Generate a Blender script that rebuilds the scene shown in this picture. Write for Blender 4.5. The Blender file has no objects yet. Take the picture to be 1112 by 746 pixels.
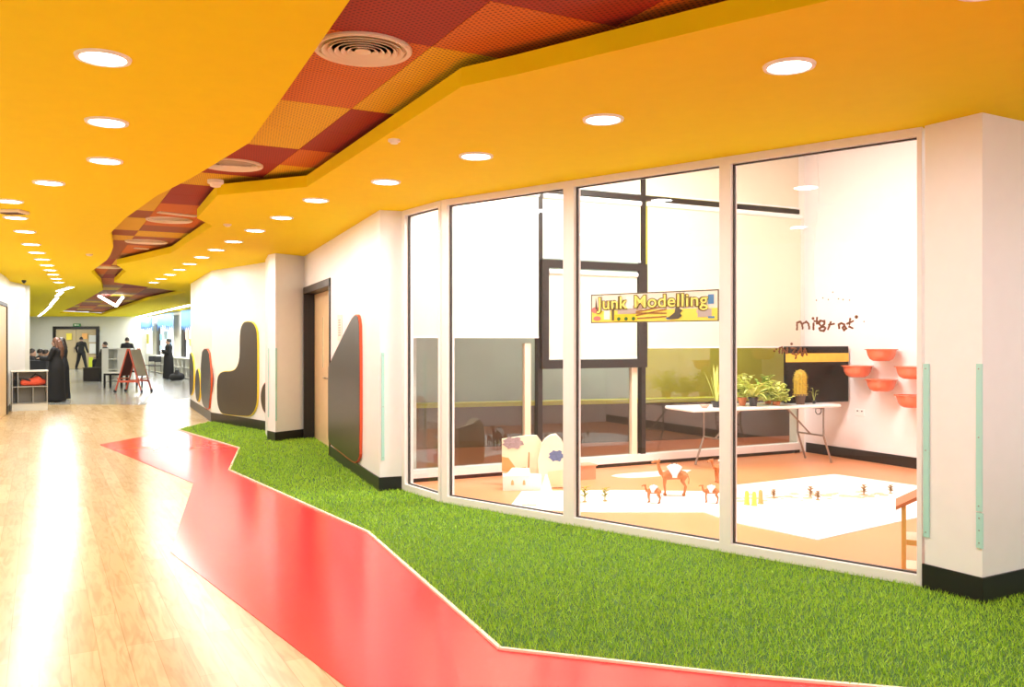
import bpy, bmesh, math, random
import numpy as np
from mathutils import Vector, Matrix
from mathutils.geometry import tessellate_polygon

random.seed(7)
SC = bpy.context.scene
COL = SC.collection
PI = math.pi
EYE, F, CU, CV, CEIL = 1.55, 940.0, 556.0, 370.0, 2.89

# ------------------------------------------------------------------ camera, world, exposure
cam_d = bpy.data.cameras.new('camera')
cam = bpy.data.objects.new('camera', cam_d)
COL.objects.link(cam)
cam.location = (0, 0, EYE)
cam.rotation_euler = (PI / 2, 0, 0)
cam_d.sensor_width = 36
cam_d.lens = 36 * F / 1112
cam_d.shift_y = -3 / 1112
cam_d.clip_end = 200
SC.camera = cam
SC.view_settings.view_transform = 'Standard'
SC.view_settings.look = 'None'
SC.view_settings.gamma = 1
SC.view_settings.use_curve_mapping = False
SC.view_settings.exposure = 0.14
SC.cycles.max_bounces = 10
SC.cycles.diffuse_bounces = 5
SC.cycles.glossy_bounces = 4
SC.cycles.transparent_max_bounces = 16
SC.cycles.sample_clamp_indirect = 6
SC.cycles.caustics_reflective = False
SC.cycles.caustics_refractive = False

world = bpy.data.worlds.new('world')
SC.world = world
world.use_nodes = True
world.node_tree.nodes['Background'].inputs[0].default_value = (0.97, 0.98, 1.0, 1)
world.node_tree.nodes['Background'].inputs[1].default_value = 1.3

P_DOWN = 15.0      # watts of a downlight
P_ROOM = 80.0    # watts of a classroom ceiling panel


# ------------------------------------------------------------------ picture measurements -> place
def fl(u, v, z=0.0):
    """point of the horizontal plane z seen at (u, v)"""
    k = (EYE - z) / (v - CV)
    return Vector(((u - CU) * k, F * k, z))


def ce(u, v, z=CEIL):
    return fl(u, v, z)


def at_depth(u, v, y):
    return Vector(((u - CU) * y / F, y, EYE + (CV - v) * y / F))


def on_line(p0, p1, u, v, off=0.0):
    """point of the vertical plane through p0-p1 (shifted by off towards the viewer) seen at (u, v)"""
    p0 = Vector(p0[:2]); p1 = Vector(p1[:2])
    d = (p1 - p0).normalized()
    n = Vector((d.y, -d.x))
    if n.dot(p0) > 0:
        n = -n
    a = p0 + n * off
    r = Vector(((u - CU) / F, 1.0))
    y = a.dot(n) / r.dot(n)
    return Vector((r.x * y, y, EYE + (CV - v) * y / F))


# ------------------------------------------------------------------ materials
MATS = {}


def mat(name, col, rough=0.5, metal=0.0, spec=0.5, emit=0.0, noise=0.0, nscale=8.0, bump=0.0, bscale=60.0,
        emit_col=None, coat=0.0):
    if name in MATS:
        return MATS[name]
    m = bpy.data.materials.new(name)
    m.use_nodes = True
    nt = m.node_tree
    b = nt.nodes['Principled BSDF']
    b.inputs['Base Color'].default_value = (*col, 1)
    b.inputs['Roughness'].default_value = rough
    b.inputs['Metallic'].default_value = metal
    b.inputs['Specular IOR Level'].default_value = spec
    b.inputs['Coat Weight'].default_value = coat
    if emit:
        b.inputs['Emission Color'].default_value = (*(emit_col or col), 1)
        b.inputs['Emission Strength'].default_value = emit
    tc = nt.nodes.new('ShaderNodeTexCoord')
    nz = nt.nodes.new('ShaderNodeTexNoise')
    nz.inputs['Scale'].default_value = nscale
    nz.inputs['Detail'].default_value = 3
    nt.links.new(tc.outputs['Object'], nz.inputs['Vector'])
    mx = nt.nodes.new('ShaderNodeMix')
    mx.data_type = 'RGBA'
    k = noise if noise else 0.03
    mx.inputs[6].default_value = (*[min(1, c * (1 - k)) for c in col], 1)
    mx.inputs[7].default_value = (*[min(1, c * (1 + k)) for c in col], 1)
    nt.links.new(nz.outputs['Fac'], mx.inputs[0])
    nt.links.new(mx.outputs[2], b.inputs['Base Color'])
    if bump:
        n2 = nt.nodes.new('ShaderNodeTexNoise')
        n2.inputs['Scale'].default_value = bscale
        nt.links.new(tc.outputs['Object'], n2.inputs['Vector'])
        bp = nt.nodes.new('ShaderNodeBump')
        bp.inputs['Strength'].default_value = bump
        bp.inputs['Distance'].default_value = 0.02
        nt.links.new(n2.outputs['Fac'], bp.inputs['Height'])
        nt.links.new(bp.outputs['Normal'], b.inputs['Normal'])
    MATS[name] = m
    return m


def mat_wood_floor():
    m = mat('wood_floor', (0.8, 0.6, 0.35), 0.24, spec=0.4)
    nt = m.node_tree
    b = nt.nodes['Principled BSDF']
    for l in list(b.inputs['Base Color'].links):
        nt.links.remove(l)
    tc = nt.nodes.new('ShaderNodeTexCoord')
    mp = nt.nodes.new('ShaderNodeMapping')
    mp.inputs['Rotation'].default_value = (0, 0, -(PI / 2 + 0.50))
    nt.links.new(tc.outputs['Object'], mp.inputs['Vector'])
    br = nt.nodes.new('ShaderNodeTexBrick')
    br.inputs['Scale'].default_value = 1.0
    br.inputs['Brick Width'].default_value = 1.2
    br.inputs['Row Height'].default_value = 0.13
    br.inputs['Mortar Size'].default_value = 0.002
    br.inputs['Bias'].default_value = 0.0
    br.offset_frequency = 3
    br.inputs['Color1'].default_value = (0.66, 0.50, 0.27, 1)
    br.inputs['Color2'].default_value = (0.54, 0.385, 0.185, 1)
    br.inputs['Mortar'].default_value = (0.50, 0.32, 0.14, 1)
    nt.links.new(mp.outputs['Vector'], br.inputs['Vector'])
    m2 = nt.nodes.new('ShaderNodeMapping')
    m2.inputs['Scale'].default_value = (1.6, 13, 1)
    nt.links.new(mp.outputs['Vector'], m2.inputs['Vector'])
    nz = nt.nodes.new('ShaderNodeTexNoise')
    nz.inputs['Scale'].default_value = 1.3
    nz.inputs['Detail'].default_value = 6
    nz.inputs['Distortion'].default_value = 1.6
    nt.links.new(m2.outputs['Vector'], nz.inputs['Vector'])
    cr = nt.nodes.new('ShaderNodeValToRGB')
    cr.color_ramp.elements[0].position = 0.33
    cr.color_ramp.elements[0].color = (0.60, 0.50, 0.38, 1)
    cr.color_ramp.elements[1].position = 0.56
    cr.color_ramp.elements[1].color = (1, 1, 1, 1)
    nt.links.new(nz.outputs['Fac'], cr.inputs['Fac'])
    mx = nt.nodes.new('ShaderNodeMix')
    mx.data_type = 'RGBA'
    mx.blend_type = 'MULTIPLY'
    mx.inputs[0].default_value = 0.5
    nt.links.new(br.outputs['Color'], mx.inputs[6])
    nt.links.new(cr.outputs['Color'], mx.inputs[7])
    nt.links.new(mx.outputs[2], b.inputs['Base Color'])
    floor_bump(m, 0.05)
    return m


def floor_bump(m, s):
    """slightly wavy polished floor"""
    nt = m.node_tree
    b = nt.nodes['Principled BSDF']
    tc = nt.nodes.new('ShaderNodeTexCoord')
    nz = nt.nodes.new('ShaderNodeTexNoise')
    nz.inputs['Scale'].default_value = 1.3
    nz.inputs['Detail'].default_value = 2
    nt.links.new(tc.outputs['Object'], nz.inputs['Vector'])
    bp = nt.nodes.new('ShaderNodeBump')
    bp.inputs['Strength'].default_value = s
    bp.inputs['Distance'].default_value = 0.05
    nt.links.new(nz.outputs['Fac'], bp.inputs['Height'])
    nt.links.new(bp.outputs['Normal'], b.inputs['Normal'])


def mat_perforated(name, col):
    m = mat(name, col, 0.7)
    nt = m.node_tree
    b = nt.nodes['Principled BSDF']
    for l in list(b.inputs['Base Color'].links):
        nt.links.remove(l)
    tc = nt.nodes.new('ShaderNodeTexCoord')
    mp = nt.nodes.new('ShaderNodeMapping')
    mp.inputs['Rotation'].default_value = (0, 0, 0.488)
    mp.inputs['Scale'].default_value = (38, 38, 38)
    nt.links.new(tc.outputs['Object'], mp.inputs['Vector'])
    fr = nt.nodes.new('ShaderNodeVectorMath')
    fr.operation = 'FRACTION'
    nt.links.new(mp.outputs['Vector'], fr.inputs[0])
    sb = nt.nodes.new('ShaderNodeVectorMath')
    sb.operation = 'SUBTRACT'
    sb.inputs[1].default_value = (0.5, 0.5, 0)
    nt.links.new(fr.outputs[0], sb.inputs[0])
    ml = nt.nodes.new('ShaderNodeVectorMath')
    ml.operation = 'MULTIPLY'
    ml.inputs[1].default_value = (1, 1, 0)
    nt.links.new(sb.outputs[0], ml.inputs[0])
    ln = nt.nodes.new('ShaderNodeVectorMath')
    ln.operation = 'LENGTH'
    nt.links.new(ml.outputs[0], ln.inputs[0])
    lt = nt.nodes.new('ShaderNodeMath')
    lt.operation = 'LESS_THAN'
    lt.inputs[1].default_value = 0.27
    nt.links.new(ln.outputs['Value'], lt.inputs[0])
    mx = nt.nodes.new('ShaderNodeMix')
    mx.data_type = 'RGBA'
    mx.inputs[6].default_value = (*col, 1)
    mx.inputs[7].default_value = (*[c * 0.4 for c in col], 1)
    nt.links.new(lt.outputs[0], mx.inputs[0])
    nt.links.new(mx.outputs[2], b.inputs['Base Color'])
    return m


def mat_glass(name, tint=(1, 1, 1), ior=1.5):
    m = bpy.data.materials.new(name)
    m.use_nodes = True
    nt = m.node_tree
    nt.nodes.clear()
    out = nt.nodes.new('ShaderNodeOutputMaterial')
    mx = nt.nodes.new('ShaderNodeMixShader')
    tr = nt.nodes.new('ShaderNodeBsdfTransparent')
    tr.inputs[0].default_value = (*tint, 1)
    gl = nt.nodes.new('ShaderNodeBsdfGlossy')
    gl.inputs['Roughness'].default_value = 0.0
    lw = nt.nodes.new('ShaderNodeLayerWeight')
    lw.inputs['Blend'].default_value = 0.5
    pw = nt.nodes.new('ShaderNodeMath'); pw.operation = 'POWER'; pw.inputs[1].default_value = 5
    nt.links.new(lw.outputs['Facing'], pw.inputs[0])
    ma = nt.nodes.new('ShaderNodeMath'); ma.operation = 'MULTIPLY_ADD'
    r0 = ((ior - 1) / (ior + 1)) ** 2
    ma.inputs[1].default_value = 1 - r0; ma.inputs[2].default_value = r0
    nt.links.new(pw.outputs[0], ma.inputs[0])
    nt.links.new(ma.outputs[0], mx.inputs[0])
    nt.links.new(tr.outputs[0], mx.inputs[1])
    nt.links.new(gl.outputs[0], mx.inputs[2])
    nt.links.new(mx.outputs[0], out.inputs[0])
    MATS[name] = m
    return m


WHITE = mat('white_paint', (0.84, 0.84, 0.84), 0.35, bump=0.02, bscale=3)
YELLOW = mat('yellow_soffit', (0.90, 0.71, 0.003), 0.7, spec=0.12)
BLACK = mat('black_skirting', (0.012, 0.011, 0.012), 0.35)
DARKF = mat('dark_bronze_frame', (0.016, 0.012, 0.010), 0.4)
WFRAME = mat('white_frame', (0.86, 0.84, 0.82), 0.3)
GASKET = mat('gasket', (0.05, 0.045, 0.04), 0.5)
GLASS = mat_glass('clear_glass', ior=1.32)
GLASS2 = mat_glass('dusky_glass', (0.9, 0.93, 0.9), 1.75)
MINT = mat('mint_plastic', (0.40, 0.72, 0.65), 0.4)
WOODF = mat_wood_floor()
REDF = mat('red_vinyl', (0.78, 0.028, 0.035), 0.18, noise=0.04, nscale=3)
floor_bump(REDF, 0.05)
GREYF = mat('grey_vinyl', (0.30, 0.31, 0.29), 0.2, noise=0.1, nscale=1.5)
floor_bump(GREYF, 0.05)
PEACHF = mat('peach_vinyl', (0.78, 0.31, 0.14), 0.35, noise=0.05, nscale=2)
LAMPM = mat('lamp_glow', (1, 0.97, 0.9), 0.5, emit=14.0)
LAMPB = mat('lamp_glow_soft', (1, 0.95, 0.8), 0.5, emit=4.0)
TRIM = mat('lamp_rim', (0.9, 0.88, 0.84), 0.4)
CREAM = mat('cream_blind', (0.80, 0.70, 0.54), 0.8)
BEIGE = mat('beige_diffuser', (0.84, 0.74, 0.58), 0.5)
DOORM = mat('door_wood', (0.72, 0.52, 0.28), 0.4, noise=0.08, nscale=12)
CHALK = mat('chalkboard', (0.030, 0.027, 0.022), 0.32, noise=0.15, nscale=4)
ORANGE = mat('orange_plastic', (0.78, 0.20, 0.10), 0.25)
WPLAST = mat('white_plastic', (0.88, 0.86, 0.83), 0.35)
STEEL = mat('grey_metal', (0.35, 0.30, 0.26), 0.35, metal=0.6)
LEAF = mat('leaf_green', (0.30, 0.46, 0.05), 0.5, noise=0.3, nscale=20)
LEAFP = mat('pale_leaf', (0.62, 0.68, 0.16), 0.5, noise=0.3, nscale=20)
TERRA = mat('terracotta', (0.68, 0.22, 0.10), 0.7)
DPLAST = mat('dark_plastic', (0.03, 0.03, 0.035), 0.4)
SKIN = mat('skin', (0.56, 0.34, 0.24), 0.5)
HAIRD = mat('dark_hair', (0.018, 0.012, 0.010), 0.5)
HAIRB = mat('brown_hair', (0.13, 0.055, 0.03), 0.5)
CLOTHB = mat('black_cloth', (0.010, 0.010, 0.012), 0.8)
CLOTHG = mat('charcoal_cloth', (0.035, 0.037, 0.042), 0.8)
SHOE = mat('shoe_black', (0.015, 0.015, 0.015), 0.4)
REDW = mat('red_painted_wood', (0.55, 0.10, 0.05), 0.4)
PALEW = mat('pale_laminate', (0.72, 0.73, 0.68), 0.35)
YEL = mat('yellow_edge', (0.92, 0.72, 0.05), 0.45)
REDE = mat('red_edge', (0.72, 0.10, 0.03), 0.45)


# ------------------------------------------------------------------ mesh helpers
class MB:
    def __init__(self):
        self.v = []; self.f = []; self.mi = []; self.cur = 0

    def add(self, vs, fs):
        o = len(self.v)
        self.v += [Vector(p) for p in vs]
        self.f += [tuple(i + o for i in f) for f in fs]
        self.mi += [self.cur] * len(fs)
        return self

    def box(self, c, s, M=None, bev=0.0):
        x, y, z = s[0] / 2, s[1] / 2, s[2] / 2
        b = min(bev, x * .9, y * .9, z * .9)
        bm = bmesh.new()
        bmesh.ops.create_cube(bm, size=1)
        for w in bm.verts:
            w.co = Vector((w.co.x * 2 * x, w.co.y * 2 * y, w.co.z * 2 * z))
        if b > 0:
            bmesh.ops.bevel(bm, geom=list(bm.edges), offset=b, segments=2, affect='EDGES', profile=0.5)
        bm.verts.index_update()
        vs = [w.co + Vector(c) for w in bm.verts]
        if M:
            vs = [M @ w for w in vs]
        fs = [[w.index for w in f.verts] for f in bm.faces]
        bm.free()
        return self.add(vs, fs)

    def quad(self, a, b, c, d):
        return self.add([a, b, c, d], [(0, 1, 2, 3)])

    def prism(self, pts, h):
        """extrude the outline pts by vector h"""
        n = len(pts); h = Vector(h)
        pts = [Vector(p) for p in pts]
        vs = pts + [p + h for p in pts]
        fs = [tuple(range(n))[::-1], tuple(range(n, 2 * n))]
        fs += [(i, (i + 1) % n, (i + 1) % n + n, i + n) for i in range(n)]
        return self.add(vs, fs)

    def lathe(self, prof, c=(0, 0, 0), n=20, M=None, sx=1, sy=1):
        c = Vector(c); vs = []; fs = []
        for r, z in prof:
            for i in range(n):
                a = 2 * PI * i / n
                p = Vector((r * math.cos(a) * sx, r * math.sin(a) * sy, z))
                vs.append((M @ p if M else p) + c)
        m = len(prof)
        for j in range(m - 1):
            for i in range(n):
                k = (i + 1) % n
                fs.append((j * n + i, j * n + k, (j + 1) * n + k, (j + 1) * n + i))
        if prof[0][0] > 1e-4:
            fs.append(tuple(range(n))[::-1])
        if prof[-1][0] > 1e-4:
            fs.append(tuple((m - 1) * n + i for i in range(n)))
        return self.add(vs, fs)

    def tube(self, pts, r, n=8, flat=1.0, cap=True):
        """round tube along pts; r number or list"""
        pts = [Vector(p) for p in pts]
        if not isinstance(r, (list, tuple)):
            r = [r] * len(pts)
        vs = []; fs = []
        up = Vector((0, 0, 1))
        for i, p in enumerate(pts):
            t = (pts[min(i + 1, len(pts) - 1)] - pts[max(i - 1, 0)])
            t = t.normalized() if t.length > 1e-9 else Vector((0, 0, 1))
            a = t.cross(up)
            if a.length < 0.15:
                a = t.cross(Vector((0, 1, 0)))
            a.normalize(); b = a.cross(t).normalized()
            for j in range(n):
                th = 2 * PI * j / n
                vs.append(p + a * (r[i] * math.cos(th)) + b * (r[i] * flat * math.sin(th)))
        for i in range(len(pts) - 1):
            for j in range(n):
                k = (j + 1) % n
                fs.append((i * n + j, i * n + k, (i + 1) * n + k, (i + 1) * n + j))
        if cap:
            fs.append(tuple(range(n))[::-1])
            fs.append(tuple((len(pts) - 1) * n + j for j in range(n)))
        return self.add(vs, fs)

    def ball(self, c, r, n=12, s=(1, 1, 1)):
        prof = [(max(1e-5, r * math.sin(PI * i / 8)), -r * math.cos(PI * i / 8)) for i in range(9)]
        M = Matrix.Diagonal(Vector(s)).to_3x3()
        return self.lathe(prof, c, n, M)

    def limb(self, pts, rs, n=12):
        """rounded tapering limb: chain with spherical joints"""
        for i in range(len(pts) - 1):
            self.tube([pts[i], pts[i + 1]], [rs[i], rs[i + 1]], n)
        for p, r in zip(pts, rs):
            self.ball(p, r, n)
        return self

    def build(self, name, ms, parent=None, smooth=False, loc=None, rz=0.0):
        me = bpy.data.meshes.new(name)
        me.from_pydata([tuple(p) for p in self.v], [], self.f)
        if not isinstance(ms, (list, tuple)):
            ms = [ms]
        for m in ms:
            me.materials.append(m)
        if len(ms) > 1:
            me.polygons.foreach_set('material_index', self.mi)
        bm = bmesh.new(); bm.from_mesh(me)
        bmesh.ops.remove_doubles(bm, verts=bm.verts, dist=1e-6)
        bmesh.ops.recalc_face_normals(bm, faces=bm.faces)
        bm.to_mesh(me); bm.free()
        if smooth:
            me.polygons.foreach_set('use_smooth', [True] * len(me.polygons))
            me.set_sharp_from_angle(angle=0.7)
        me.update()
        o = bpy.data.objects.new(name, me)
        COL.objects.link(o)
        if parent:
            o.parent = parent
        if loc is not None:
            o.location = loc
        o.rotation_euler.z = rz
        return o


def tag(o, label=None, cat=None, group=None, kind=None):
    if label: o['label'] = label
    if cat: o['category'] = cat
    if group: o['group'] = group
    if kind: o['kind'] = kind
    return o


def empty(name, loc, rz=0.0, label=None, cat=None, group=None):
    o = bpy.data.objects.new(name, None)
    COL.objects.link(o)
    o.location = loc; o.rotation_euler.z = rz
    o.empty_display_size = 0.1
    return tag(o, label, cat, group)


def copy_tree(o, parent=None):
    c = o.copy(); COL.objects.link(c)
    if parent: c.parent = parent
    for ch in list(o.children):
        copy_tree(ch, c)
    return c


def struct(o):
    o['kind'] = 'structure'
    return o


def smooth_loop(pts, it=2):
    for _ in range(it):
        q = []
        n = len(pts)
        for i in range(n):
            a, b = Vector(pts[i]), Vector(pts[(i + 1) % n])
            q += [a * .75 + b * .25, a * .25 + b * .75]
        pts = q
    return pts


def V2(p):
    return Vector((p[0], p[1]))


def wall(name, p0, p1, z0=0.0, z1=CEIL, th=0.15, m=None, off=0.0, parent=None):
    """wall between p0 and p1, thickness going away from the viewer side"""
    p0 = V2(p0); p1 = V2(p1)
    d = (p1 - p0).normalized(); n = Vector((d.y, -d.x))
    if n.dot(p0) > 0: n = -n
    b = MB()
    a0 = p0 + n * off; a1 = p1 + n * off; b0 = a0 - n * th; b1 = a1 - n * th
    b.prism([(a0.x, a0.y, z0), (a1.x, a1.y, z0), (b1.x, b1.y, z0), (b0.x, b0.y, z0)], (0, 0, z1 - z0))
    return b.build(name, m or WHITE, parent)


# ------------------------------------------------------------------ plan
PA = fl(207, 441.6); PB = fl(230, 458); PC = fl(291, 469)            # far right wall
C1 = Vector((-3.80, 13.49, 0)); C2 = Vector((-3.62, 13.25, 0)); C3 = Vector((-3.30, 13.75, 0))
S0 = C3; S1 = Vector((-1.355, 8.87, 0)); E1 = Vector((-1.10, 8.98, 0))
G0 = E1; G1 = Vector((-.64, 8.29, 0)); G2 = Vector((2.60, 5.46, 0))
A = Vector((2.76, 5.08, 0)); B = Vector((2.575, 5.40, 0))
adir = Vector((.87, .49, 0)).normalized()
A2 = Vector((6.5, 7.19, 0))
BW0 = Vector((-1.25, 9.39, 0)); Q = Vector((4.07, 12.05, 0)); RW = Vector((6.5, 7.19, 0))
bdir = (Q - BW0).normalized()
ROOM_H = 4.2


def interp(a, b, t):
    return a + (b - a) * t


# ------------------------------------------------------------------ floors
def flat(name, pts, m, z, th=0.02, kind='structure'):
    b = MB()
    b.prism([(p[0], p[1], z - th) for p in pts], (0, 0, th))
    o = b.build(name, m)
    return struct(o)


edge_px = [(193, 467), (260, 487), (249, 511), (400, 579), (480, 650), (543, 706), (800, 735), (950, 748)]
edge = [fl(u, v) for u, v in edge_px] + [Vector((2.6, 3.62, 0)), Vector((4.5, 3.2, 0)), Vector((7.2, 3.0, 0))]
grass_poly = edge + [Vector((7.2, 7.6, 0)), A, B, G2, G1, G0, S1 + Vector((0.0, .0, 0)), interp(S0, S1, .446),
                     interp(S0, S1, .446) + Vector((.2, .1, 0)), S0 + Vector((.2, .05, 0)), S0, C2, C1, PC, PB]
flat('floor', [(-13, -4), (9, -4), (9, 21), (-13, 21)], WOODF, 0.0, 0.1)
flat('floor_far_hall', [(-32, 21), (0, 21), (0, 49), (-32, 49)], GREYF, 0.0, 0.1)
flat('floor_wood_far_margin', [fl(u, v) for u, v in [(158, 440), (206, 443), (206, 432), (162, 436)]], WOODF, 0.002, 0.002)
red_px = [(193, 467), (108, 483), (210, 525), (185, 600), (375, 746)]
red = [fl(u, v) for u, v in red_px] + [Vector((.3, 2.4, 0)), Vector((1.5, .7, 0)), Vector((8, -.3, 0)), Vector((8, 3.0, 0))]
red_poly = red + edge[::-1][:-1]
flat('floor_red_inlay', red_poly, REDF, 0.004, 0.003)
flat('floor_grass_base', grass_poly, mat('turf_backing', (0.05, 0.13, 0.012), 0.9), 0.008, 0.007)
trim = MB()
for i in range(len(edge) - 1):
    a, b_ = edge[i], edge[i + 1]
    d = (b_ - a).normalized(); n = Vector((-d.y, d.x, 0)) * 0.011
    trim.prism([a - n + Vector((0, 0, .002)), b_ - n + Vector((0, 0, .002)), b_ + n + Vector((0, 0, .002)), a + n + Vector((0, 0, .002))], (0, 0, .014))
struct(trim.build('trim_1', mat('turf_edge_strip', (.85, .78, .62), .4)))
flat('floor_classroom', [G0, G1, G2, B, A2, RW, Q, BW0], PEACHF, 0.006, 0.005)


def in_poly(x, y, P):
    inside = np.zeros(len(x), bool)
    n = len(P)
    for i in range(n):
        x0, y0 = P[i][0], P[i][1]; x1, y1 = P[(i + 1) % n][0], P[(i + 1) % n][1]
        if y0 == y1: continue
        c = ((y0 > y) != (y1 > y)) & (x < (x1 - x0) * (y - y0) / (y1 - y0) + x0)
        inside ^= c
    return inside


rng = np.random.default_rng(3)
N = 900000
gx = rng.uniform(-6.2, 3.9, N); gy = rng.uniform(3.2, 16.8, N)
keep = in_poly(gx, gy, grass_poly) & (np.abs(gx) < gy * .62 + .1)
keep &= rng.uniform(0, 1, N) < np.clip((5.5 / gy) ** 1.3, 0.12, 1)
gx = gx[keep]; gy = gy[keep]
n = len(gx)
h = rng.uniform(.016, .034, n); a = rng.uniform(0, 2 * PI, n); w = rng.uniform(.0016, .0028, n) * np.clip(gy / 6, 1, 2.2)
lx = rng.normal(0, .011, n); ly = rng.normal(0, .011, n)
vv = np.empty((n, 3, 3), np.float32)
vv[:, 0] = np.stack([gx - np.cos(a) * w, gy - np.sin(a) * w, np.full(n, .008)], 1)
vv[:, 1] = np.stack([gx + np.cos(a) * w, gy + np.sin(a) * w, np.full(n, .008)], 1)
vv[:, 2] = np.stack([gx + lx, gy + ly, .008 + h], 1)
me = bpy.data.meshes.new('artificial_grass')
me.vertices.add(3 * n); me.vertices.foreach_set('co', vv.ravel())
me.loops.add(3 * n); me.loops.foreach_set('vertex_index', np.arange(3 * n, dtype=np.int32))
me.polygons.add(n); me.polygons.foreach_set('loop_start', np.arange(0, 3 * n, 3, dtype=np.int32))
me.update(calc_edges=True)
gm = mat('grass_blade', (0.17, 0.42, 0.022), 0.6, noise=0.0, nscale=40)
nt = gm.node_tree
for nd in nt.nodes:
    if nd.type == 'MIX':
        nd.inputs[6].default_value = (0.24, 0.46, 0.010, 1)
        nd.inputs[7].default_value = (0.52, 0.78, 0.05, 1)
me.materials.append(gm)
go = bpy.data.objects.new('artificial_grass', me)
COL.objects.link(go)
tag(go, 'bright green artificial grass laid along the glazed classroom wall', 'grass', kind='stuff')

# ------------------------------------------------------------------ ceiling with its zigzag opening
L_px = [(380, 0), (307, 105), (271, 155), (222, 185), (200, 197.5), (171, 212), (150, 227), (136, 237), (120, 253), (123, 268.5), (120, 276.5),
        (116, 282.5), (99, 295), (110, 307), (112, 315), (91, 327), (64, 340)]
R_px = [(110, 342), (160, 326), (202, 317.5), (124, 306.5), (137, 294.5), (127, 288), (130, 287), (186.4, 274.5), (230.6, 245.3), (214, 237), (236, 212),
        (333, 203), (501, 94), (560, 81), (800, 23.6), (902, 0)]
slot = [Vector((2.0, .5, CEIL)), Vector((-.015, 2.05, CEIL))] + [ce(u, v) for u, v in L_px] + [ce(u, v) for u, v in R_px] + [Vector((3.8, 1.4, CEIL))]
outer = [Vector((-34, -4, CEIL)), Vector((9, -4, CEIL)), Vector((9, 3.0, CEIL)), Vector((7.4, 7.9, CEIL)), Vector((A2.x, A2.y, CEIL)),
         A + Vector((.25, .35, CEIL)), Vector((G2.x + .05, G2.y + .06, CEIL)), Vector((G1.x + .05, G1.y + .06, CEIL)), Vector((G0.x + .02, G0.y + .1, CEIL)),
         Vector((-1.2, 9.3, CEIL)), Vector((-1.2, 22, CEIL)), Vector((0, 22, CEIL)), Vector((0, 49, CEIL)), Vector((-34, 49, CEIL))]
loops = [outer, slot]
tri = tessellate_polygon([[Vector((p.x, p.y, 0)) for p in l] for l in loops])
allp = outer + slot
cb = MB()
cb.add(allp, [tuple(t) for t in tri])
for i in range(len(slot)):
    p, q = slot[i], slot[(i + 1) % len(slot)]
    cb.quad(p, q, q + Vector((0, 0, .1)), p + Vector((0, 0, .1)))
co = cb.build('ceiling', YELLOW)
struct(co)
# plenum shell that closes the space above
pb = MB()
pb.prism([Vector((p.x, p.y, 3.35)) for p in outer], (0, 0, .05))
struct(pb.build('ceiling_plenum', mat('plenum_dark', (.03, .025, .02), .9)))

TILE = .666
O = Vector((-.407, 4.387, 0)); td = Vector((-.469, .883, 0)).normalized(); tn = Vector((.883, .469, 0)).normalized()
TC = [mat_perforated('tile_dark_red', (0.36, 0.030, 0.012)), mat_perforated('tile_orange', (0.66, 0.165, 0.008)),
      mat_perforated('tile_yellow', (0.82, 0.52, 0.008)), mat_perforated('tile_brown', (0.36, 0.10, 0.030)),
      mat_perforated('tile_tan', (0.50, 0.22, 0.09))]
known = {}
for i in range(-12, 80):
    for j in range(-14, 12):
        hsh = (i * 7 + j * 13 + (i // 2) * 5) % 7
        known[(i, j)] = [3, 1, 2, 0, 4, 3, 1][hsh]
for i, c in {-4: 1, -3: 1, -2: 0, -1: 1, 0: 2, 1: 2, 2: 0, 3: 0, 4: 1, 5: 2, 6: 2, 7: 2}.items(): known[(i, 0)] = c
for i, c in {-4: 0, -3: 0, -2: 0, -1: 0, 0: 1, 1: 1, 2: 2, 3: 2, 4: 0, 5: 0, 6: 2, 7: 0, 8: 0, 9: 1, 10: 1, 11: 1, 12: 3, 13: 2, 14: 3, 15: 3, 16: 1}.items(): known[(i, -1)] = c
for i, c in {-4: 0, -3: 0, -2: 0, -1: 0, 0: 1, 1: 1, 2: 2, 3: 2, 4: 0, 5: 2, 6: 2, 7: 2, 8: 2, 9: 2, 10: 3, 11: 2, 12: 2, 13: 3, 14: 2, 15: 3}.items(): known[(i, -2)] = c
tb = MB()
ZT = 3.04
sx = np.array([0.]); SP = [(p.x, p.y) for p in slot]


def near_slot(c):
    xs = np.array([c.x + dx for dx in (-.5, 0, .5) for dy in (-.5, 0, .5)])
    ys = np.array([c.y + dy for dx in (-.5, 0, .5) for dy in (-.5, 0, .5)])
    return in_poly(xs, ys, SP).any()


for (i, j), c in known.items():
    p = O + td * (TILE * i) + tn * (TILE * j)
    if not near_slot(p + td * .33 + tn * .33): continue
    g = .002
    a_ = p + td * g + tn * g; b_ = p + td * (TILE - g) + tn * g
    c_ = p + td * (TILE - g) + tn * (TILE - g); d_ = p + td * g + tn * (TILE - g)
    tb.cur = c
    up = Vector((0, 0, ZT))
    tb.prism([a_ + up, b_ + up, c_ + up, d_ + up], (0, 0, .02))
struct(tb.build('ceiling_acoustic_tiles', TC))

# ------------------------------------------------------------------ walls
dleft = Vector((-.99, 2.1, 0)).normalized()
LW0 = Vector((-10.07, 17, 0)); LWe = Vector((-11.31, 19.5, 0)); PIER = Vector((-11.70, 20.8, 0)); LWs = LW0 - dleft * 23
DL0 = LW0 + dleft * -1.0; DL1 = LW0 + dleft * 1.35


def seg_wall(name, p0, p1, z0=0, z1=CEIL, th=.15, m=None):
    return struct(wall(name, p0, p1, z0, z1, th, m))


def flip_wall(name, p0, p1, z0, z1, th, m, side):
    """side: vector the thickness grows to"""
    b = MB(); s = Vector(side).normalized() * th
    p0 = Vector((p0[0], p0[1], z0)); p1 = Vector((p1[0], p1[1], z0))
    b.prism([p0, p1, p1 + s, p0 + s], (0, 0, z1 - z0))
    return struct(b.build(name, m))


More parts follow.
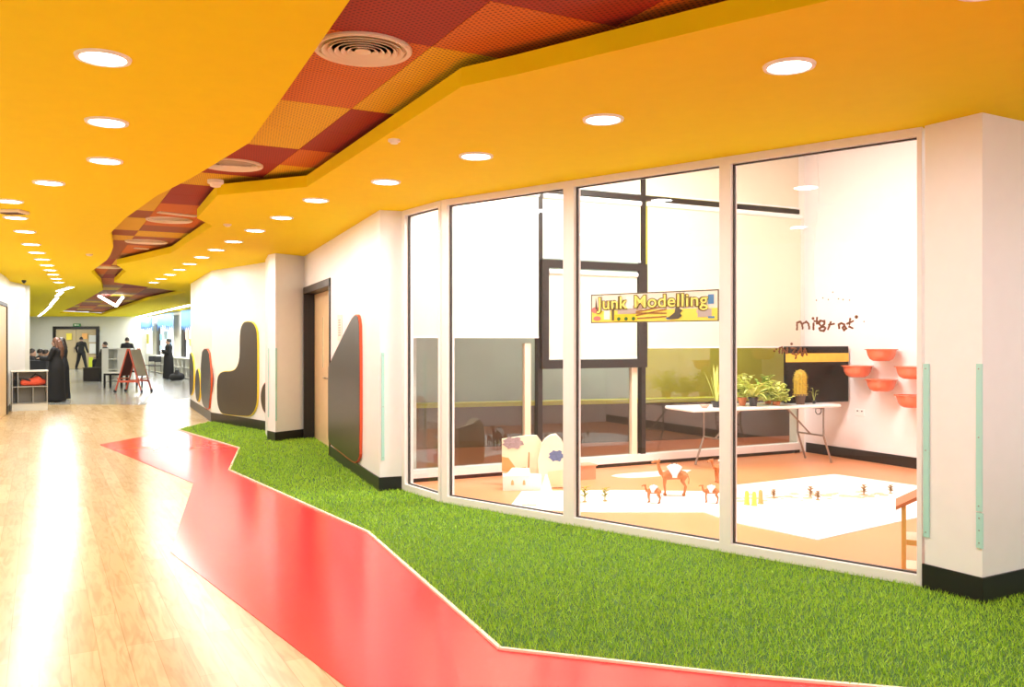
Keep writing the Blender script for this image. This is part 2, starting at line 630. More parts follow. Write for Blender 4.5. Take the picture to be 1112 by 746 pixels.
lnorm = Vector((-dleft.y, dleft.x, 0))
flip_wall('wall_left', LWs, DL0, 0, CEIL, .2, WHITE, lnorm)
flip_wall('wall_left_beyond_door', DL1, LWe, 0, CEIL, .2, WHITE, lnorm)
flip_wall('wall_left_over_door', DL0, DL1, 2.33, CEIL, .2, WHITE, lnorm)
flip_wall('baseboard_left', DL1 - lnorm * .012, LWe - lnorm * .012, 0, .13, .012, BLACK, lnorm)
flip_wall('wall_left_pier', LWe, PIER, 0, CEIL, .2, WHITE, (-1, -.3, 0))
flip_wall('wall_left_return', (-13.6, 20.8), (PIER.x, 20.8), 0, CEIL, .2, mat('grey_paint', (.70, .71, .66), .5), (0, 1, 0))
# left door
dn = empty('door_1', (DL0 + DL1) / 2)
struct(dn)
Mz = Matrix.Rotation(math.atan2(dleft.y, dleft.x), 4, 'Z')
b = MB(); L = (DL1 - DL0).length
b.box((-L / 2 + .035, 0, 1.165), (.07, .06, 2.33), Mz); b.box((L / 2 - .035, 0, 1.165), (.07, .06, 2.33), Mz)
b.box((0, 0, 2.295), (L - .14, .06, .07), Mz)
b.build('door_frame', DARKF, dn)
b = MB(); b.box((0, .015, 1.13), (L - .15, .045, 2.25), Mz, .004); b.build('door_leaf', DOORM, dn)

# right wall, far part
flip_wall('wall_right_far', PA, PB, 0, CEIL, .2, WHITE, (1, .5, 0))
flip_wall('wall_right_middle', PB, PC, 0, CEIL, .2, WHITE, (.4, 1, 0))
flip_wall('baseboard_right_far', PA + Vector((-.012, -.006, 0)), PB + Vector((-.012, -.006, 0)), 0, .18, .012, BLACK, (1, .5, 0))
flip_wall('baseboard_right_middle', PB + Vector((-.006, -.012, 0)), PC + Vector((-.006, -.012, 0)), 0, .18, .012, BLACK, (.4, 1, 0))
flip_wall('wall_right_behind', PA + Vector((0, 0, 0)), PA + Vector((3.2, 2.0, 0)), 0, CEIL, .2, WHITE, (.5, -1, 0))
colp = [C1, C2, C3, C3 + Vector((-.1, .75, 0)), C1 + Vector((-.3, .9, 0))]
b = MB(); b.prism(colp, (0, 0, CEIL)); struct(b.build('wall_right_pilaster', WHITE))


def skirt_poly(name, pts, hgt=.15, off=.012):
    """skirting that follows an open outline, pushed out to the viewer side"""
    b = MB()
    for p, q in zip(pts, pts[1:]):
        d = (q - p).normalized(); nn = Vector((d.y, -d.x, 0))
        if nn.dot(p) > 0: nn = -nn
        b.prism([p + nn * off - d * off * .9, q + nn * off + d * off * .9, q - nn * .02, p - nn * .02], (0, 0, hgt))
    return struct(b.build(name, BLACK))


skirt_poly('baseboard_pilaster', [C1, C2, C3])
D1 = interp(S0, S1, .455)
Dd = (S1 - S0).normalized(); Dn = Vector((-Dd.y, Dd.x, 0))
if Dn.x < 0: Dn = -Dn
flip_wall('wall_right_near', D1, S1, 0, CEIL, .25, WHITE, Dn)
flip_wall('wall_right_over_door', S0, D1, 2.38, CEIL, .3, WHITE, Dn)
b = MB(); b.prism([S1, E1, E1 + Vector((-.1, .5, 0)), S1 + Vector((-.1, .5, 0))], (0, 0, CEIL + 1.35)); struct(b.build('wall_right_end', WHITE))
skirt_poly('baseboard_right_near', [D1, S1])
skirt_poly('baseboard_right_end', [S1, E1])
# dark door recess
dr = empty('door_2', (S0 + D1) / 2); struct(dr)
org = (S0 + D1) / 2
b = MB()
e = Dd * .07


def lp(v): return Vector(v) - org


b.prism([lp(S0), lp(S0 + e), lp(S0 + e + Dn * .2), lp(S0 + Dn * .2)], (0, 0, 2.38))
b.prism([lp(D1 - e), lp(D1), lp(D1 + Dn * .2), lp(D1 - e + Dn * .2)], (0, 0, 2.38))
b.prism([lp(S0 + e + Vector((0, 0, 2.29))), lp(D1 - e + Vector((0, 0, 2.29))), lp(D1 - e + Dn * .2 + Vector((0, 0, 2.29))), lp(S0 + e + Dn * .2 + Vector((0, 0, 2.29)))], (0, 0, .09))
for p_ in ((S0, S0 + e), (D1 - e, D1)):
    b.prism([lp(p_[0] - Dn * .015), lp(p_[1] - Dn * .015), lp(p_[1]), lp(p_[0])], (0, 0, 2.38))
b.prism([lp(S0 - Dn * .015 + Vector((0, 0, 2.29))), lp(D1 - Dn * .015 + Vector((0, 0, 2.29))), lp(D1 + Vector((0, 0, 2.29))), lp(S0 + Vector((0, 0, 2.29)))], (0, 0, .10))
b.build('door_frame', DARKF, dr)
mid = interp(S0 + e, D1 - e, .5)
for k, (p, q) in enumerate(((S0 + e, mid), (mid, D1 - e))):
    g = Dd * .004
    b = MB(); b.prism([lp(p + g + Dn * .15 + Vector((0, 0, .012))), lp(q - g + Dn * .15 + Vector((0, 0, .012))), lp(q - g + Dn * .195 + Vector((0, 0, .012))), lp(p + g + Dn * .195 + Vector((0, 0, .012)))], (0, 0, 2.27))
    leaf = b.build('door_leaf', DOORM, dr)
    s = q - Dd * .25 if k else q - Dd * .35
    b = MB(); b.prism([lp(s + Dn * .145 + Vector((0, 0, 1.15))), lp(s + Dd * .12 + Dn * .145 + Vector((0, 0, 1.15))), lp(s + Dd * .12 + Dn * .15 + Vector((0, 0, 1.15))), lp(s + Dn * .15 + Vector((0, 0, 1.15)))], (0, 0, .75))
    b.build('vision_panel', mat('cream_vision_panel', (.85, .74, .45), .2), leaf)
    hx = (q - Dd * .08) if not k else (p + Dd * .08)
    b = MB(); b.tube([lp(hx + Dn * .13 + Vector((0, 0, 1.0))), lp(hx + Dn * .13 + Dd * (.1 if k else -.1) + Vector((0, 0, 1.0)))], .009)
    b.tube([lp(hx + Dn * .13 + Vector((0, 0, 1.0))), lp(hx + Dn * .152 + Vector((0, 0, 1.0)))], .012)
    b.build('door_handle', STEEL, leaf)
flip_wall('wall_right_behind_door', S0 + Dn * .22, D1 + Dn * .22, 0, CEIL, .08, WHITE, Dn)

# big column on the right
b = MB(); b.prism([B, A, A + adir * 4.3, A + adir * 4.3 + Vector((-.2, .36, 0)), B + adir * .5], (0, 0, CEIL))
struct(b.build('wall_right_column', WHITE))
skirt_poly('baseboard_right_column', [B, A, A + adir * 4.3], .16)

# ------------------------------------------------------------------ classroom shell
flip_wall('wall_classroom_right', Q, RW, 0, ROOM_H, .15, mat('pinkish_white_paint', (.90, .83, .81), .4), (1, .5, 0))
flip_wall('wall_classroom_bulkhead', G1, G2 + (G2 - G1).normalized() * .0, CEIL + .001, ROOM_H, .1, WHITE, (.66, .75, 0))
flip_wall('wall_classroom_bulkhead_left', G0, G1, CEIL + .001, ROOM_H, .1, WHITE, (.66, .75, 0))
flip_wall('wall_classroom_bulkhead_right', G2, A2, CEIL + .001, ROOM_H, .1, WHITE, (-.3, 1, 0))
flip_wall('wall_classroom_left', E1, BW0, 0, ROOM_H, .1, WHITE, (-1, 0, 0))
rb = MB(); rb.prism([Vector((p.x, p.y, ROOM_H)) for p in (E1 + Vector((-.2, -.1, 0)), G1 + Vector((-.05, -.05, 0)), G2, A2 + Vector((.2, -.1, 0)), Q + Vector((.1, .2, 0)), BW0 + Vector((-.15, .15, 0)))], (0, 0, .1))
struct(rb.build('ceiling_classroom', WHITE))
skirt_poly('baseboard_classroom_right', [Q + (RW - Q).normalized() * .05, RW - (RW - Q).normalized() * .3], .14)

# ------------------------------------------------------------------ glazed partition: four windows
gd = (G2 - G1).normalized(); gn = Vector((gd.y, -gd.x, 0))
if gn.y > 0: gn = -gn            # towards the corridor


def glz(u, v, off=0.0):
    return on_line(G1, G2, u, v, off)


bounds = [G1, glz(620.5, 400), glz(790, 400), G2]
bounds = [Vector((p.x, p.y, 0)) for p in bounds]


def pane(name, p, q, mw0, mw1):
    """white framed fixed window from p to q, jamb widths mw0 and mw1"""
    d = (q - p).normalized(); nn = Vector((d.y, -d.x, 0))
    if nn.y > 0: nn = -nn
    r = empty(name, (p + q) / 2); struct(r); og = (p + q) / 2
    zb, zt = .075, CEIL - .055

    def slab(mb, a, c, z0, z1, o0, o1):
        mb.prism([a + nn * o0 - og + Vector((0, 0, z0)), c + nn * o0 - og + Vector((0, 0, z0)), c + nn * o1 - og + Vector((0, 0, z0)), a + nn * o1 - og + Vector((0, 0, z0))], (0, 0, z1 - z0))
    fb = MB()
    slab(fb, p, p + d * mw0, 0, CEIL, .05, -.05)
    slab(fb, q - d * mw1, q, 0, CEIL, .05, -.05)
    slab(fb, p + d * mw0, q - d * mw1, 0, zb, .05, -.05)
    slab(fb, p + d * mw0, q - d * mw1, zt, CEIL, .05, -.05)
    fb.build('window_frame', WFRAME, r)
    gb = MB()
    i0, i1 = p + d * mw0, q - d * mw1
    t = .009
    slab(gb, i0, i0 + d * t, zb, zt, .012, -.012); slab(gb, i1 - d * t, i1, zb, zt, .012, -.012)
    slab(gb, i0 + d * t, i1 - d * t, zb, zb + t, .012, -.012); slab(gb, i0 + d * t, i1 - d * t, zt - t, zt, .012, -.012)
    gb.build('gasket', GASKET, r)
    pb_ = MB(); slab(pb_, i0 + d * t, i1 - d * t, zb + t, zt - t, .004, -.004)
    pb_.build('glass_pane', GLASS, r)


pane('window_1', G0, G1, .07, .05)
pane('window_2', bounds[0], bounds[1], .075, .05)
pane('window_3', bounds[1], bounds[2], .06, .04)
pane('window_4', bounds[2], bounds[3], .05, .03)

# ------------------------------------------------------------------ rear window wall of the classroom
bn = Vector((bdir.y, -bdir.x, 0))
if bn.y > 0: bn = -bn


def bwp(u):
    p = on_line(BW0, Q, u, 370); return Vector((p.x, p.y, 0))


def bz(u, v):
    return on_line(BW0, Q, u, v).z


def bslab(mb, a, c, z0, z1, o0, o1, og=Vector((0, 0, 0))):
    mb.prism([a + bn * o0 - og + Vector((0, 0, z0)), c + bn * o0 - og + Vector((0, 0, z0)), c + bn * o1 - og + Vector((0, 0, z0)), a + bn * o1 - og + Vector((0, 0, z0))], (0, 0, z1 - z0))


xs = [BW0, bwp(585), bwp(697), bwp(866)]
zbar, zs0, zs1 = 3.30, 1.22, 2.50
xs[0] = BW0
wr = empty('window_5', xs[1]); struct(wr); og = xs[1].copy()
fb = MB()
for p in xs[1:3]:
    bslab(fb, p - bdir * .03, p + bdir * .03, .14, ROOM_H, .04, -.04, og)
bslab(fb, xs[0], xs[1] - bdir * .03, zbar, zbar + .06, .04, -.04, og)
bslab(fb, xs[1] + bdir * .03, xs[2] - bdir * .03, zbar, zbar + .06, .04, -.04, og)
bslab(fb, xs[2] + bdir * .03, xs[3], zbar, zbar + .06, .04, -.04, og)
fb.build('window_frame', DARKF, wr)
fb = MB()
s0, s1 = xs[1] - bdir * .0, xs[2] + bdir * .02
bslab(fb, s0, s0 + bdir * .09, zs0, zs1, .09, .041, og); bslab(fb, s1 - bdir * .12, s1, zs0, zs1, .09, .041, og)
bslab(fb, s0 + bdir * .09, s1 - bdir * .12, zs0, zs0 + .10, .09, .041, og); bslab(fb, s0 + bdir * .09, s1 - bdir * .12, zs1 - .09, zs1, .09, .041, og)
fb.build('opening_sash', DARKF, wr)
fb = MB(); bslab(fb, xs[0], xs[3], .05, .14, .06, -.06, og); fb.build('window_sill', WFRAME, wr)
fb = MB(); bslab(fb, xs[0], xs[3], .0, .05, .045, -.06, og); fb.build('plinth', DARKF, wr)  # dark strip paints in the shadow line beneath the sill
fb = MB(); bslab(fb, xs[1] - bdir * .20, xs[1] - bdir * .12, .14, 1.52, .03, -.03, og); bslab(fb, xs[2] - bdir * .17, xs[2] - bdir * .09, .14, zs0 - .0, .03, -.03, og)
fb.build('mullion', mat('cream_mullion', (.80, .66, .48), .5), wr)
gb = MB(); bslab(gb, xs[0], xs[3], .14, ROOM_H, -.010, -.018, og); gb.build('glass_pane', GLASS2, wr)
flip_wall('wall_classroom_rear', xs[3], Q, 0, ROOM_H, .15, mat('cream_white', (.92, .88, .80), .5), -bn)


def blind(a, c, z0, z1, off, label):
    r = empty('roller_blind', (a + c) / 2 + Vector((0, 0, z0)), label=label, cat='blind', group='cream roller blinds on the rear window')
    og = (a + c) / 2 + Vector((0, 0, z0))
    m = MB(); bslab(m, a, c, z0 + .02, z1 - .07, off, off - .003, og); m.build('fabric', CREAM, r)
    m = MB(); bslab(m, a, c, z0, z0 + .02, off + .006, off - .008, og); m.build('bottom_bar', WPLAST, r)
    m = MB(); p0, p1 = a + bn * off - og + Vector((0, 0, z1 - .035)), c + bn * off - og + Vector((0, 0, z1 - .035)); m.tube([p0, p1], .033, 12); m.build('roller', WPLAST, r)


blind(xs[0] + bdir * .02, xs[1] - bdir * .04, 1.58, zbar - .01, .07, 'cream roller blind on the left bay of the classroom rear window')
blind(xs[1] + bdir * .10, xs[2] - bdir * .11, zs0 + .11, zs1 - .10, .055, 'cream blind inside the dark framed opening sash')
blind(xs[1] + bdir * .04, xs[2] - bdir * .04, zs1 + .02, zbar - .01, .03, 'short cream blind above the dark opening sash')
blind(xs[2] + bdir * .04, xs[3] - bdir * .01, 1.455, zbar - .01, .07, 'wide cream roller blind above the white folding table')
for a_, c_, w_ in ((xs[0] + bdir * .02, xs[1] - bdir * .04, 'left'), (xs[1] + bdir * .04, xs[2] - bdir * .04, 'middle'), (xs[2] + bdir * .04, xs[3] - bdir * .01, 'right')):
    blind(a_, c_, zbar + .07, ROOM_H - .02, .03, 'top blind over the dark bar in the %s bay' % w_)

# guessed space behind the rear window, boxed in to keep bright world light out
bb = MB()
og = Vector((0, 0, 0))
back = -3.2
SPL = on_line(BW0, Q, 699, 370, back); SPL = Vector((SPL.x, SPL.y, 0)) + bn * 3.2
P0 = BW0 + bdir * .3; P1 = Q + bdir * 5
m_ = MB(); bslab(m_, P0, P1, 0.0, .02, -.16, back, og); struct(m_.build('floor_outside', mat('terracotta_floor', (.40, .10, .04), .35)))
m_ = MB(); bslab(m_, P0, P1, 4.3, 4.35, -.16, back, og); struct(m_.build('ceiling_outside', YELLOW))
m_ = MB(); bslab(m_, P0, SPL, 0, 4.3, back, back - .1, og); struct(m_.build('wall_outside_left', mat('sage_panel', (.45, .55, .50), .5, noise=.15, nscale=2)))
m_ = MB(); bslab(m_, SPL, P1, 0, 4.3, back, back - .1, og); struct(m_.build('wall_outside_right', mat('olive_panel', (.60, .52, .06), .5, noise=.2, nscale=1.5)))
def reflection_band(mb, z0, z1, g):  # solid band added to stand in for a reflection in the rear glass
    a0 = P0 + bn * (back + .5 + g); a1 = P1 - bdir * .2 + bn * (-.9 + g); c1 = a1 - bn * (.2 + 2 * g); c0 = a0 - bn * (.2 + 2 * g)
    mb.prism([q + Vector((0, 0, z0)) for q in (a0, a1, c1, c0)], (0, 0, z1 - z0))


m_ = MB(); reflection_band(m_, .02, .60, 0); struct(m_.build('wall_outside_reflection', mat('brown_reflection', (.07, .05, .035), .6)))
m_ = MB(); reflection_band(m_, .60, .66, .02); struct(m_.build('trim_2', mat('lime_reflection', (.62, .62, .03), .5)))  # lime line of that reflection, built as a cap
m_ = MB(); m_.prism([P0 - bn * .2, P0 - bn * 3.4, P0 - bn * 3.4 - bdir * .1, P0 - bn * .2 - bdir * .1], (0, 0, 4.3)); struct(m_.build('wall_outside_end', WHITE))
m_ = MB(); m_.prism([P1 - bn * .2, P1 - bn * 3.4, P1 - bn * 3.4 + bdir * .1, P1 - bn * .2 + bdir * .1], (0, 0, 4.3)); struct(m_.build('wall_outside_far_end', WHITE))
# closing wall of the outside corridor, left and right of the classroom
m_ = MB(); bslab(m_, Q, P1, 0, 4.3, -.1, -.2, og); struct(m_.build('wall_outside_flank', WHITE))


def area(name, loc, sx_, sy_, pw, col=(1, .985, .99), rot=(0, 0, 0), parent=None, shape='RECTANGLE'):
    ld = bpy.data.lights.new(name, 'AREA'); ld.shape = shape; ld.size = sx_; ld.size_y = sy_; ld.energy = pw; ld.color = col
    o = bpy.data.objects.new(name, ld); COL.objects.link(o); o.location = loc; o.rotation_euler = rot
    if parent: o.parent = parent
    return o


def panel_light(x, y, z, sx_, sy_, rz, pw, label, group):
    r = empty('ceiling_light', (x, y, z), rz, label, 'light', group)
    m = MB()
    for s in (-1, 1):
        m.box((s * (sx_ / 2 + .015), 0, -.02), (.03, sy_ + .06, .04)); m.box((0, s * (sy_ / 2 + .015), -.02), (sx_, .03, .04))
    m.build('light_frame', TRIM, r)
    m = MB(); m.box((0, 0, -.012), (sx_, sy_, .02)); m.build('diffuser', LAMPB, r)
    area('lamp', (0, 0, -.03), sx_ * .95, sy_ * .95, pw, parent=r)


for t, s in ((.33, 'left end'), (.6, 'middle'), (.88, 'right end')):
    p = interp(interp(G1, G2, t), interp(BW0, Q, t), .5)
    panel_light(p.x, p.y, ROOM_H, 1.2, .6, math.atan2(bdir.y, bdir.x), P_ROOM, 'bright rectangular classroom ceiling panel, %s of the row' % s, 'classroom ceiling panels')
p = interp(P0, P1, .5) - bn * 1.6
panel_light(p.x, p.y, 4.3, 2.4, .3, math.atan2(bdir.y, bdir.x), 160, 'unseen long lamp added to light the space beyond the classroom rear window', None)  # no known fitting; added so the boxed-in space gets some light
p = interp(P0, P1, .25) - bn * 1.6

# ------------------------------------------------------------------ far hall
XW = lambda y: -12.0 - .59 * (y - 33.1)
ew = .45
fr0 = Vector((XW(21) + ew, 21, 0)); fr1 = Vector((XW(47.9) + ew, 47.9, 0))
fdir = (fr1 - fr0).normalized(); fnn = Vector((-fdir.y, fdir.x, 0))
if fnn.x > 0: fnn = -fnn
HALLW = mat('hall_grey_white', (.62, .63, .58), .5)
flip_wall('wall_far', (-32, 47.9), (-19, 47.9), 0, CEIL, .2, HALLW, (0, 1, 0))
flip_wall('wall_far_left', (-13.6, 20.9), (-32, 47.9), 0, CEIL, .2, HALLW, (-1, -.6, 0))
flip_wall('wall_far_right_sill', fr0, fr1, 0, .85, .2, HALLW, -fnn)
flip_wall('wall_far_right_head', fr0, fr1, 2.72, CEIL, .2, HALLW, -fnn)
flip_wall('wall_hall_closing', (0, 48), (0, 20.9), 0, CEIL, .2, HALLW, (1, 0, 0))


def fw(u, v, off=0.0):
    return on_line(fr0, fr1, u, v, off)


# pilasters between far windows and windows with dark mullions
pil_u = [(150.5, 153), (165.5, 171), (188.5, 198)]
k = 6
prev = None
ys = [22, 25, 28.5]
bnds = []
for a_, c_ in pil_u:
    p, q = fw(a_, 370), fw(c_, 370); bnds.append((p, q))
    flip_wall('wall_far_right_pilaster', (p.x, p.y), (q.x, q.y), .85, 2.72, .2, HALLW, -fnn)
p, q = fw(216, 370), fw(240, 370)
flip_wall('wall_far_right_pilaster', (p.x, p.y), (q.x, q.y), .85, 2.72, .2, HALLW, -fnn)
wins = [((153, 165.5), 160.0, (153.5, 164.5), 350.8), ((171, 188.5), 167.5, (171.5, 187.5), 350), ((198, 216), 190.8, (197.5, 214), 350)]
BRIGHT = mat('daylight_pane', (.95, .97, 1.0), .3, emit=.75)
for n_, ((a_, c_), mu, hg, vb) in enumerate(wins):
    p, q = fw(a_, 370), fw(c_, 370); og = Vector((p.x, p.y, 0))
    r = empty('window_%d' % (6 + n_), og); struct(r)
    m = MB()
    pp, qq = Vector((0, 0, 0)), Vector((q.x - p.x, q.y - p.y, 0))
    m.prism([pp - fnn * .02, qq - fnn * .02, qq - fnn * .03, pp - fnn * .03], (0, 0, .01)); m.v = []; m.f = []; m.mi = []
    z = Vector((0, 0, .85))
    m.prism([pp + z - fnn * .05, qq + z - fnn * .05, qq + z - fnn * .06, pp + z - fnn * .06], (0, 0, 1.87))
    m.build('glass_pane', BRIGHT, r)
    m = MB()
    dd = qq.normalized()
    m.prism([pp + z + fnn * .05, pp + dd * .75 + z + fnn * .05, pp + dd * .75 + z - fnn * .03, pp + z - fnn * .03], (0, 0, 1.52))
    m.build('window_frame', BLACK, r)
# hanging blue fabric
bluem = mat('blue_hanging', (.07, .22, .52), .7, noise=.5, nscale=3)
for n_, ((u0, u1), vt, vbm, lab) in enumerate((((152.5, 165), 344.5, 358.5, 'blue fringed hanging over the farthest hall window'), ((171, 187.5), 339.5, 357.5, 'blue fringed hanging over the middle hall window'), ((196.5, 212), 335, 358.5, 'blue fringed hanging over the hall window nearest the white corner'))):
    p0, p1 = fw(u0, 370, .3), fw(u1, 370, .3)
    zt, zb = fw(u1, vt, .3).z, fw(u1, vbm, .3).z
    m = MB(); og = Vector((p0.x, p0.y, zt)); dd = Vector((p1.x - p0.x, p1.y - p0.y, 0)); nseg = 14
    top = [dd * (i / nseg) for i in range(nseg + 1)]
    bot = [dd * (i / nseg) + Vector((0, 0, zb - zt + (.22 if i % 2 else 0) + random.uniform(-.05, .08))) for i in range(nseg + 1)]
    m.prism(top + bot[::-1], -fnn * .02)
    tag(m.build('fabric_hanging', bluem, loc=og), lab, 'hanging', 'blue hangings over the hall windows')
# coloured pictures stuck on the windows
cols = [(.9, .55, .45), (.25, .5, .8), (.85, .8, .2), (.3, .65, .4), (.8, .3, .3), (.5, .7, .85)]
pn = 0
for (u, v, w_, h_, ci) in [(203, 362, 5, 14, 0), (207, 372, 3, 8, 2), (211, 366, 3, 16, 5), (174, 366, 4, 7, 1), (180, 364, 4, 9, 5), (185, 372, 3, 8, 1), (175, 378, 4, 6, 5), (160.5, 368, 2.5, 11, 2)]:
    m = MB(); og = fw(u, v, .0)
    c4 = [fw(u + a_ * w_ / 2, v + c_ * h_ / 2, .0) - og for a_, c_ in ((-1, 1), (1, 1), (1, -1), (-1, -1))]
    m.prism(c4, fnn * .01)
    names = ['salmon', 'blue', 'yellow', 'green', 'red', 'pale blue']
    place = {203: 'left side of the nearest hall window', 207: 'middle of the nearest hall window', 211: 'right side of the nearest hall window', 174: 'upper left of the middle hall window', 180: 'top middle of the middle hall window', 185: 'right of the middle hall window', 175: 'lower left of the middle hall window', 160.5: 'farthest hall window'}[u]
    tag(m.build('paper_picture', mat('paper_%s' % names[ci], cols[ci], .7), loc=og), '%s paper picture stuck on the %s' % (names[ci], place), 'picture', 'paper pictures on the hall windows')
    pn += 1


# low shelves under the far windows
def shelf_unit(name, p, q, depth, hgt, nbay, label, m=PALEW, rows=1, group=None, z0=.04):
    """open front shelf from p to q (front line), depth away from the viewer"""
    p = Vector((p[0], p[1], 0)); q = Vector((q[0], q[1], 0)); d = (q - p); L = d.length; d.normalize(); nn = Vector((d.y, -d.x, 0))
    if nn.dot(p) > 0: nn = -nn
    ang = math.atan2(d.y, d.x); flipy = 1 if Vector((-d.y, d.x, 0)).dot(nn) < 0 else -1
    r = empty(name, p, ang, label, 'shelf', group)
    yb = flipy * depth
    def bx(nm, x0, x1, y0, y1, z0, z1, mm=m):
        k_ = MB(); k_.box(((x0 + x1) / 2, (y0 + y1) / 2, (z0 + z1) / 2), (abs(x1 - x0), abs(y1 - y0), z1 - z0)); return k_.build(nm, mm, r)
    bx('top', 0, L, 0, yb, hgt - .03, hgt)
    bx('base', .02, L - .02, 0, yb, z0 if z0 < .1 else 0, z0 + .03)
    bx('back_panel', .02, L - .02, yb * .96, yb, z0 + .03, hgt - .03)
    for i in range(nbay + 1):
        x = min(max(i * L / nbay, .012), L - .012)
        bx('side_panel' if i in (0, nbay) else 'divider', x - .012, x + .012, flipy * .002, yb * .95, z0 + .03 if 0 < i < nbay else 0, hgt - .031)
    for k_ in range(1, rows):
        bx('shelf_board', .025, L - .025, flipy * .004, yb * .95, z0 + .03 + k_ * (hgt - z0 - .06) / rows, z0 + .05 + k_ * (hgt - z0 - .06) / rows)
    return r


def fwy(y, off):
    return Vector((XW(y) + ew, y, 0)) + fnn * off


for i, (y0, y1) in enumerate(((30.5, 33.6), (33.7, 36.8), (36.9, 40.0), (40.1, 43.6))):
    a_, c_ = fwy(y0, .45), fwy(y1, .45)
    nm = ['nearest the white corner', 'behind the standing woman in black', 'beyond the standing woman', 'at the far end'][i]
    shelf_unit('low_shelf', (a_.x, a_.y), (c_.x, c_.y), .42, .83, 4, 'low grey shelf unit under the hall windows, %s' % nm, group='low shelves under the hall windows', rows=2)
bluebox = [(.25, .38, .62), (.5, .52, .5), (.12, .12, .14), (.35, .45, .6)]
tones = ['slate blue', 'grey', 'black', 'steel blue']
for k_, (y0, y1) in enumerate(((30.5, 33.6), (33.7, 36.8), (36.9, 40.0), (40.1, 43.6))):
    for q_ in range(4):
        i = k_ * 4 + q_; y = y0 + (q_ + .5) * (y1 - y0) / 4
        p = fwy(y, .25); m = MB(); hh = .2 + .08 * ((i * 7) % 3) / 2
        m.box((0, 0, hh / 2), (.2, .22, hh), bev=.01)
        o = m.build('storage_box', mat('box_tone_%d' % (i % 4), bluebox[i % 4], .5), loc=(p.x, p.y, .072), rz=math.atan2(fdir.y, fdir.x))
        tag(o, '%s storage box in bay %s of the low window shelf %s' % (tones[i % 4], ['one', 'two', 'three', 'four'][q_], ['nearest the white corner', 'behind the standing woman', 'beyond the standing woman', 'at the far end'][k_]), 'box', 'storage boxes in the low window shelves')

# far wall doors
r = empty('door_3', (0, 47.9, 0)); struct(r)
dx0, dx1 = (58.4 - CU) / F * 47.9, (108 - CU) / F * 47.9
ztop = EYE + (370 - 354.5) * 47.9 / F
m = MB(); m.box((dx0 + .07, -.04, ztop / 2), (.14, .16, ztop)); m.box((dx1 - .07, -.04, ztop / 2), (.14, .16, ztop)); m.box(((dx0 + dx1) / 2, -.04, ztop - .07), (dx1 - dx0 - .28, .16, .14)); m.build('door_frame', BLACK, r)
mx_ = (dx0 + dx1) / 2
for s in (-1, 1):
    m = MB(); w_ = (dx1 - dx0 - .3) / 2
    m.box((mx_ + s * (w_ / 2 + .003), -.03, (ztop - .15) / 2), (w_ - .01, .05, ztop - .16)); lf = m.build('door_leaf', mat('far_door_wood', (.50, .41, .25), .5), r)
    m = MB(); m.box((mx_ + s * .1, -.08, 1.05), (.03, .05, .3), bev=.005); m.build('door_handle', STEEL, lf)


def poster(u0, v0, u1, v1, m, label, cat='poster', name='poster', y=47.80):
    p = at_depth(u0, v1, y); q = at_depth(u1, v0, y)
    k_ = MB(); k_.box(((q.x - p.x) / 2, 0, (q.z - p.z) / 2), (q.x - p.x, .012, q.z - p.z))
    return tag(k_.build(name, m, loc=p), label, cat)


poster(72, 362, 78, 369, mat('yellow_paper', (.85, .72, .08), .7), 'yellow poster on the far wooden door')
poster(89, 362, 95, 368, mat('orange_paper', (.85, .45, .15), .7), 'orange poster above the dark figure at the far door')
poster(96.5, 364, 105, 371.5, mat('grey_paper', (.62, .65, .66), .7), 'pale grey notice on the far right door leaf', 'notice')
poster(97, 373, 104, 384, mat('white_paper', (.75, .77, .75), .7), 'white notice below the grey one on the far door', 'notice')
poster(96.5, 388, 101, 398.5, mat('lime_paper', (.65, .75, .05), .7), 'lime poster low on the far right door leaf')
m = MB(); pz = at_depth(83.5, 353, 47.8); m.box((0, 0, 0), (.42, .05, .16), bev=.01)
ex = m.build('exit_sign', mat('exit_green', (.02, .22, .06), .4), loc=pz); tag(ex, 'small green exit sign above the far double door', 'sign')
m = MB(); m.box((-.08, -.03, 0), (.08, .01, .08)); m.box((.05, -.03, 0), (.14, .01, .03)); m.build('pictogram', WPLAST, ex)
# left blue paper display
p = at_depth(27.8, 400, 40); q = at_depth(30.5, 345, 40)
m = MB(); n_ = 9
pts = [(0, 0)] + [((q.x - p.x) * (1 + .3 * math.sin(i * 2.3)), (q.z - p.z) * i / n_) for i in range(n_ + 1)] + [(0, q.z - p.z)]
m.prism([(a_, 0, c_) for a_, c_ in pts], (0, .03, 0))
tag(m.build('paper_display', mat('blue_paper', (.08, .25, .6), .7, noise=.6, nscale=4), loc=p), 'tall blue paper display at the left edge of the far hall', 'display')
m = MB(); m.box((0, 0, 1.3), (.3, .06, 2.6), bev=.02)
tag(m.build('display_post', HALLW, loc=(p.x - .18, 40.1, 0)), 'pale post carrying the tall blue paper display', 'post')


# strip lights
def strip(p, q, w_, label, z=CEIL, pw=60, cat='light', name='strip_light', m_=LAMPM, group=None):
    p = Vector((p[0], p[1], 0)); q = Vector((q[0], q[1], 0)); d = q - p; L = d.length
    r = empty(name, (p + q) / 2 + Vector((0, 0, z)), math.atan2(d.y, d.x), label, cat, group)
    m = MB(); m.box((0, 0, -.012), (L, w_ + .04, .024)); m.build('housing', TRIM, r)
    m = MB(); m.box((0, 0, -.028), (L - .02, w_, .01)); m.build('diffuser', m_, r)
    area('lamp', (0, 0, -.036), L * .98, w_, pw, parent=r)


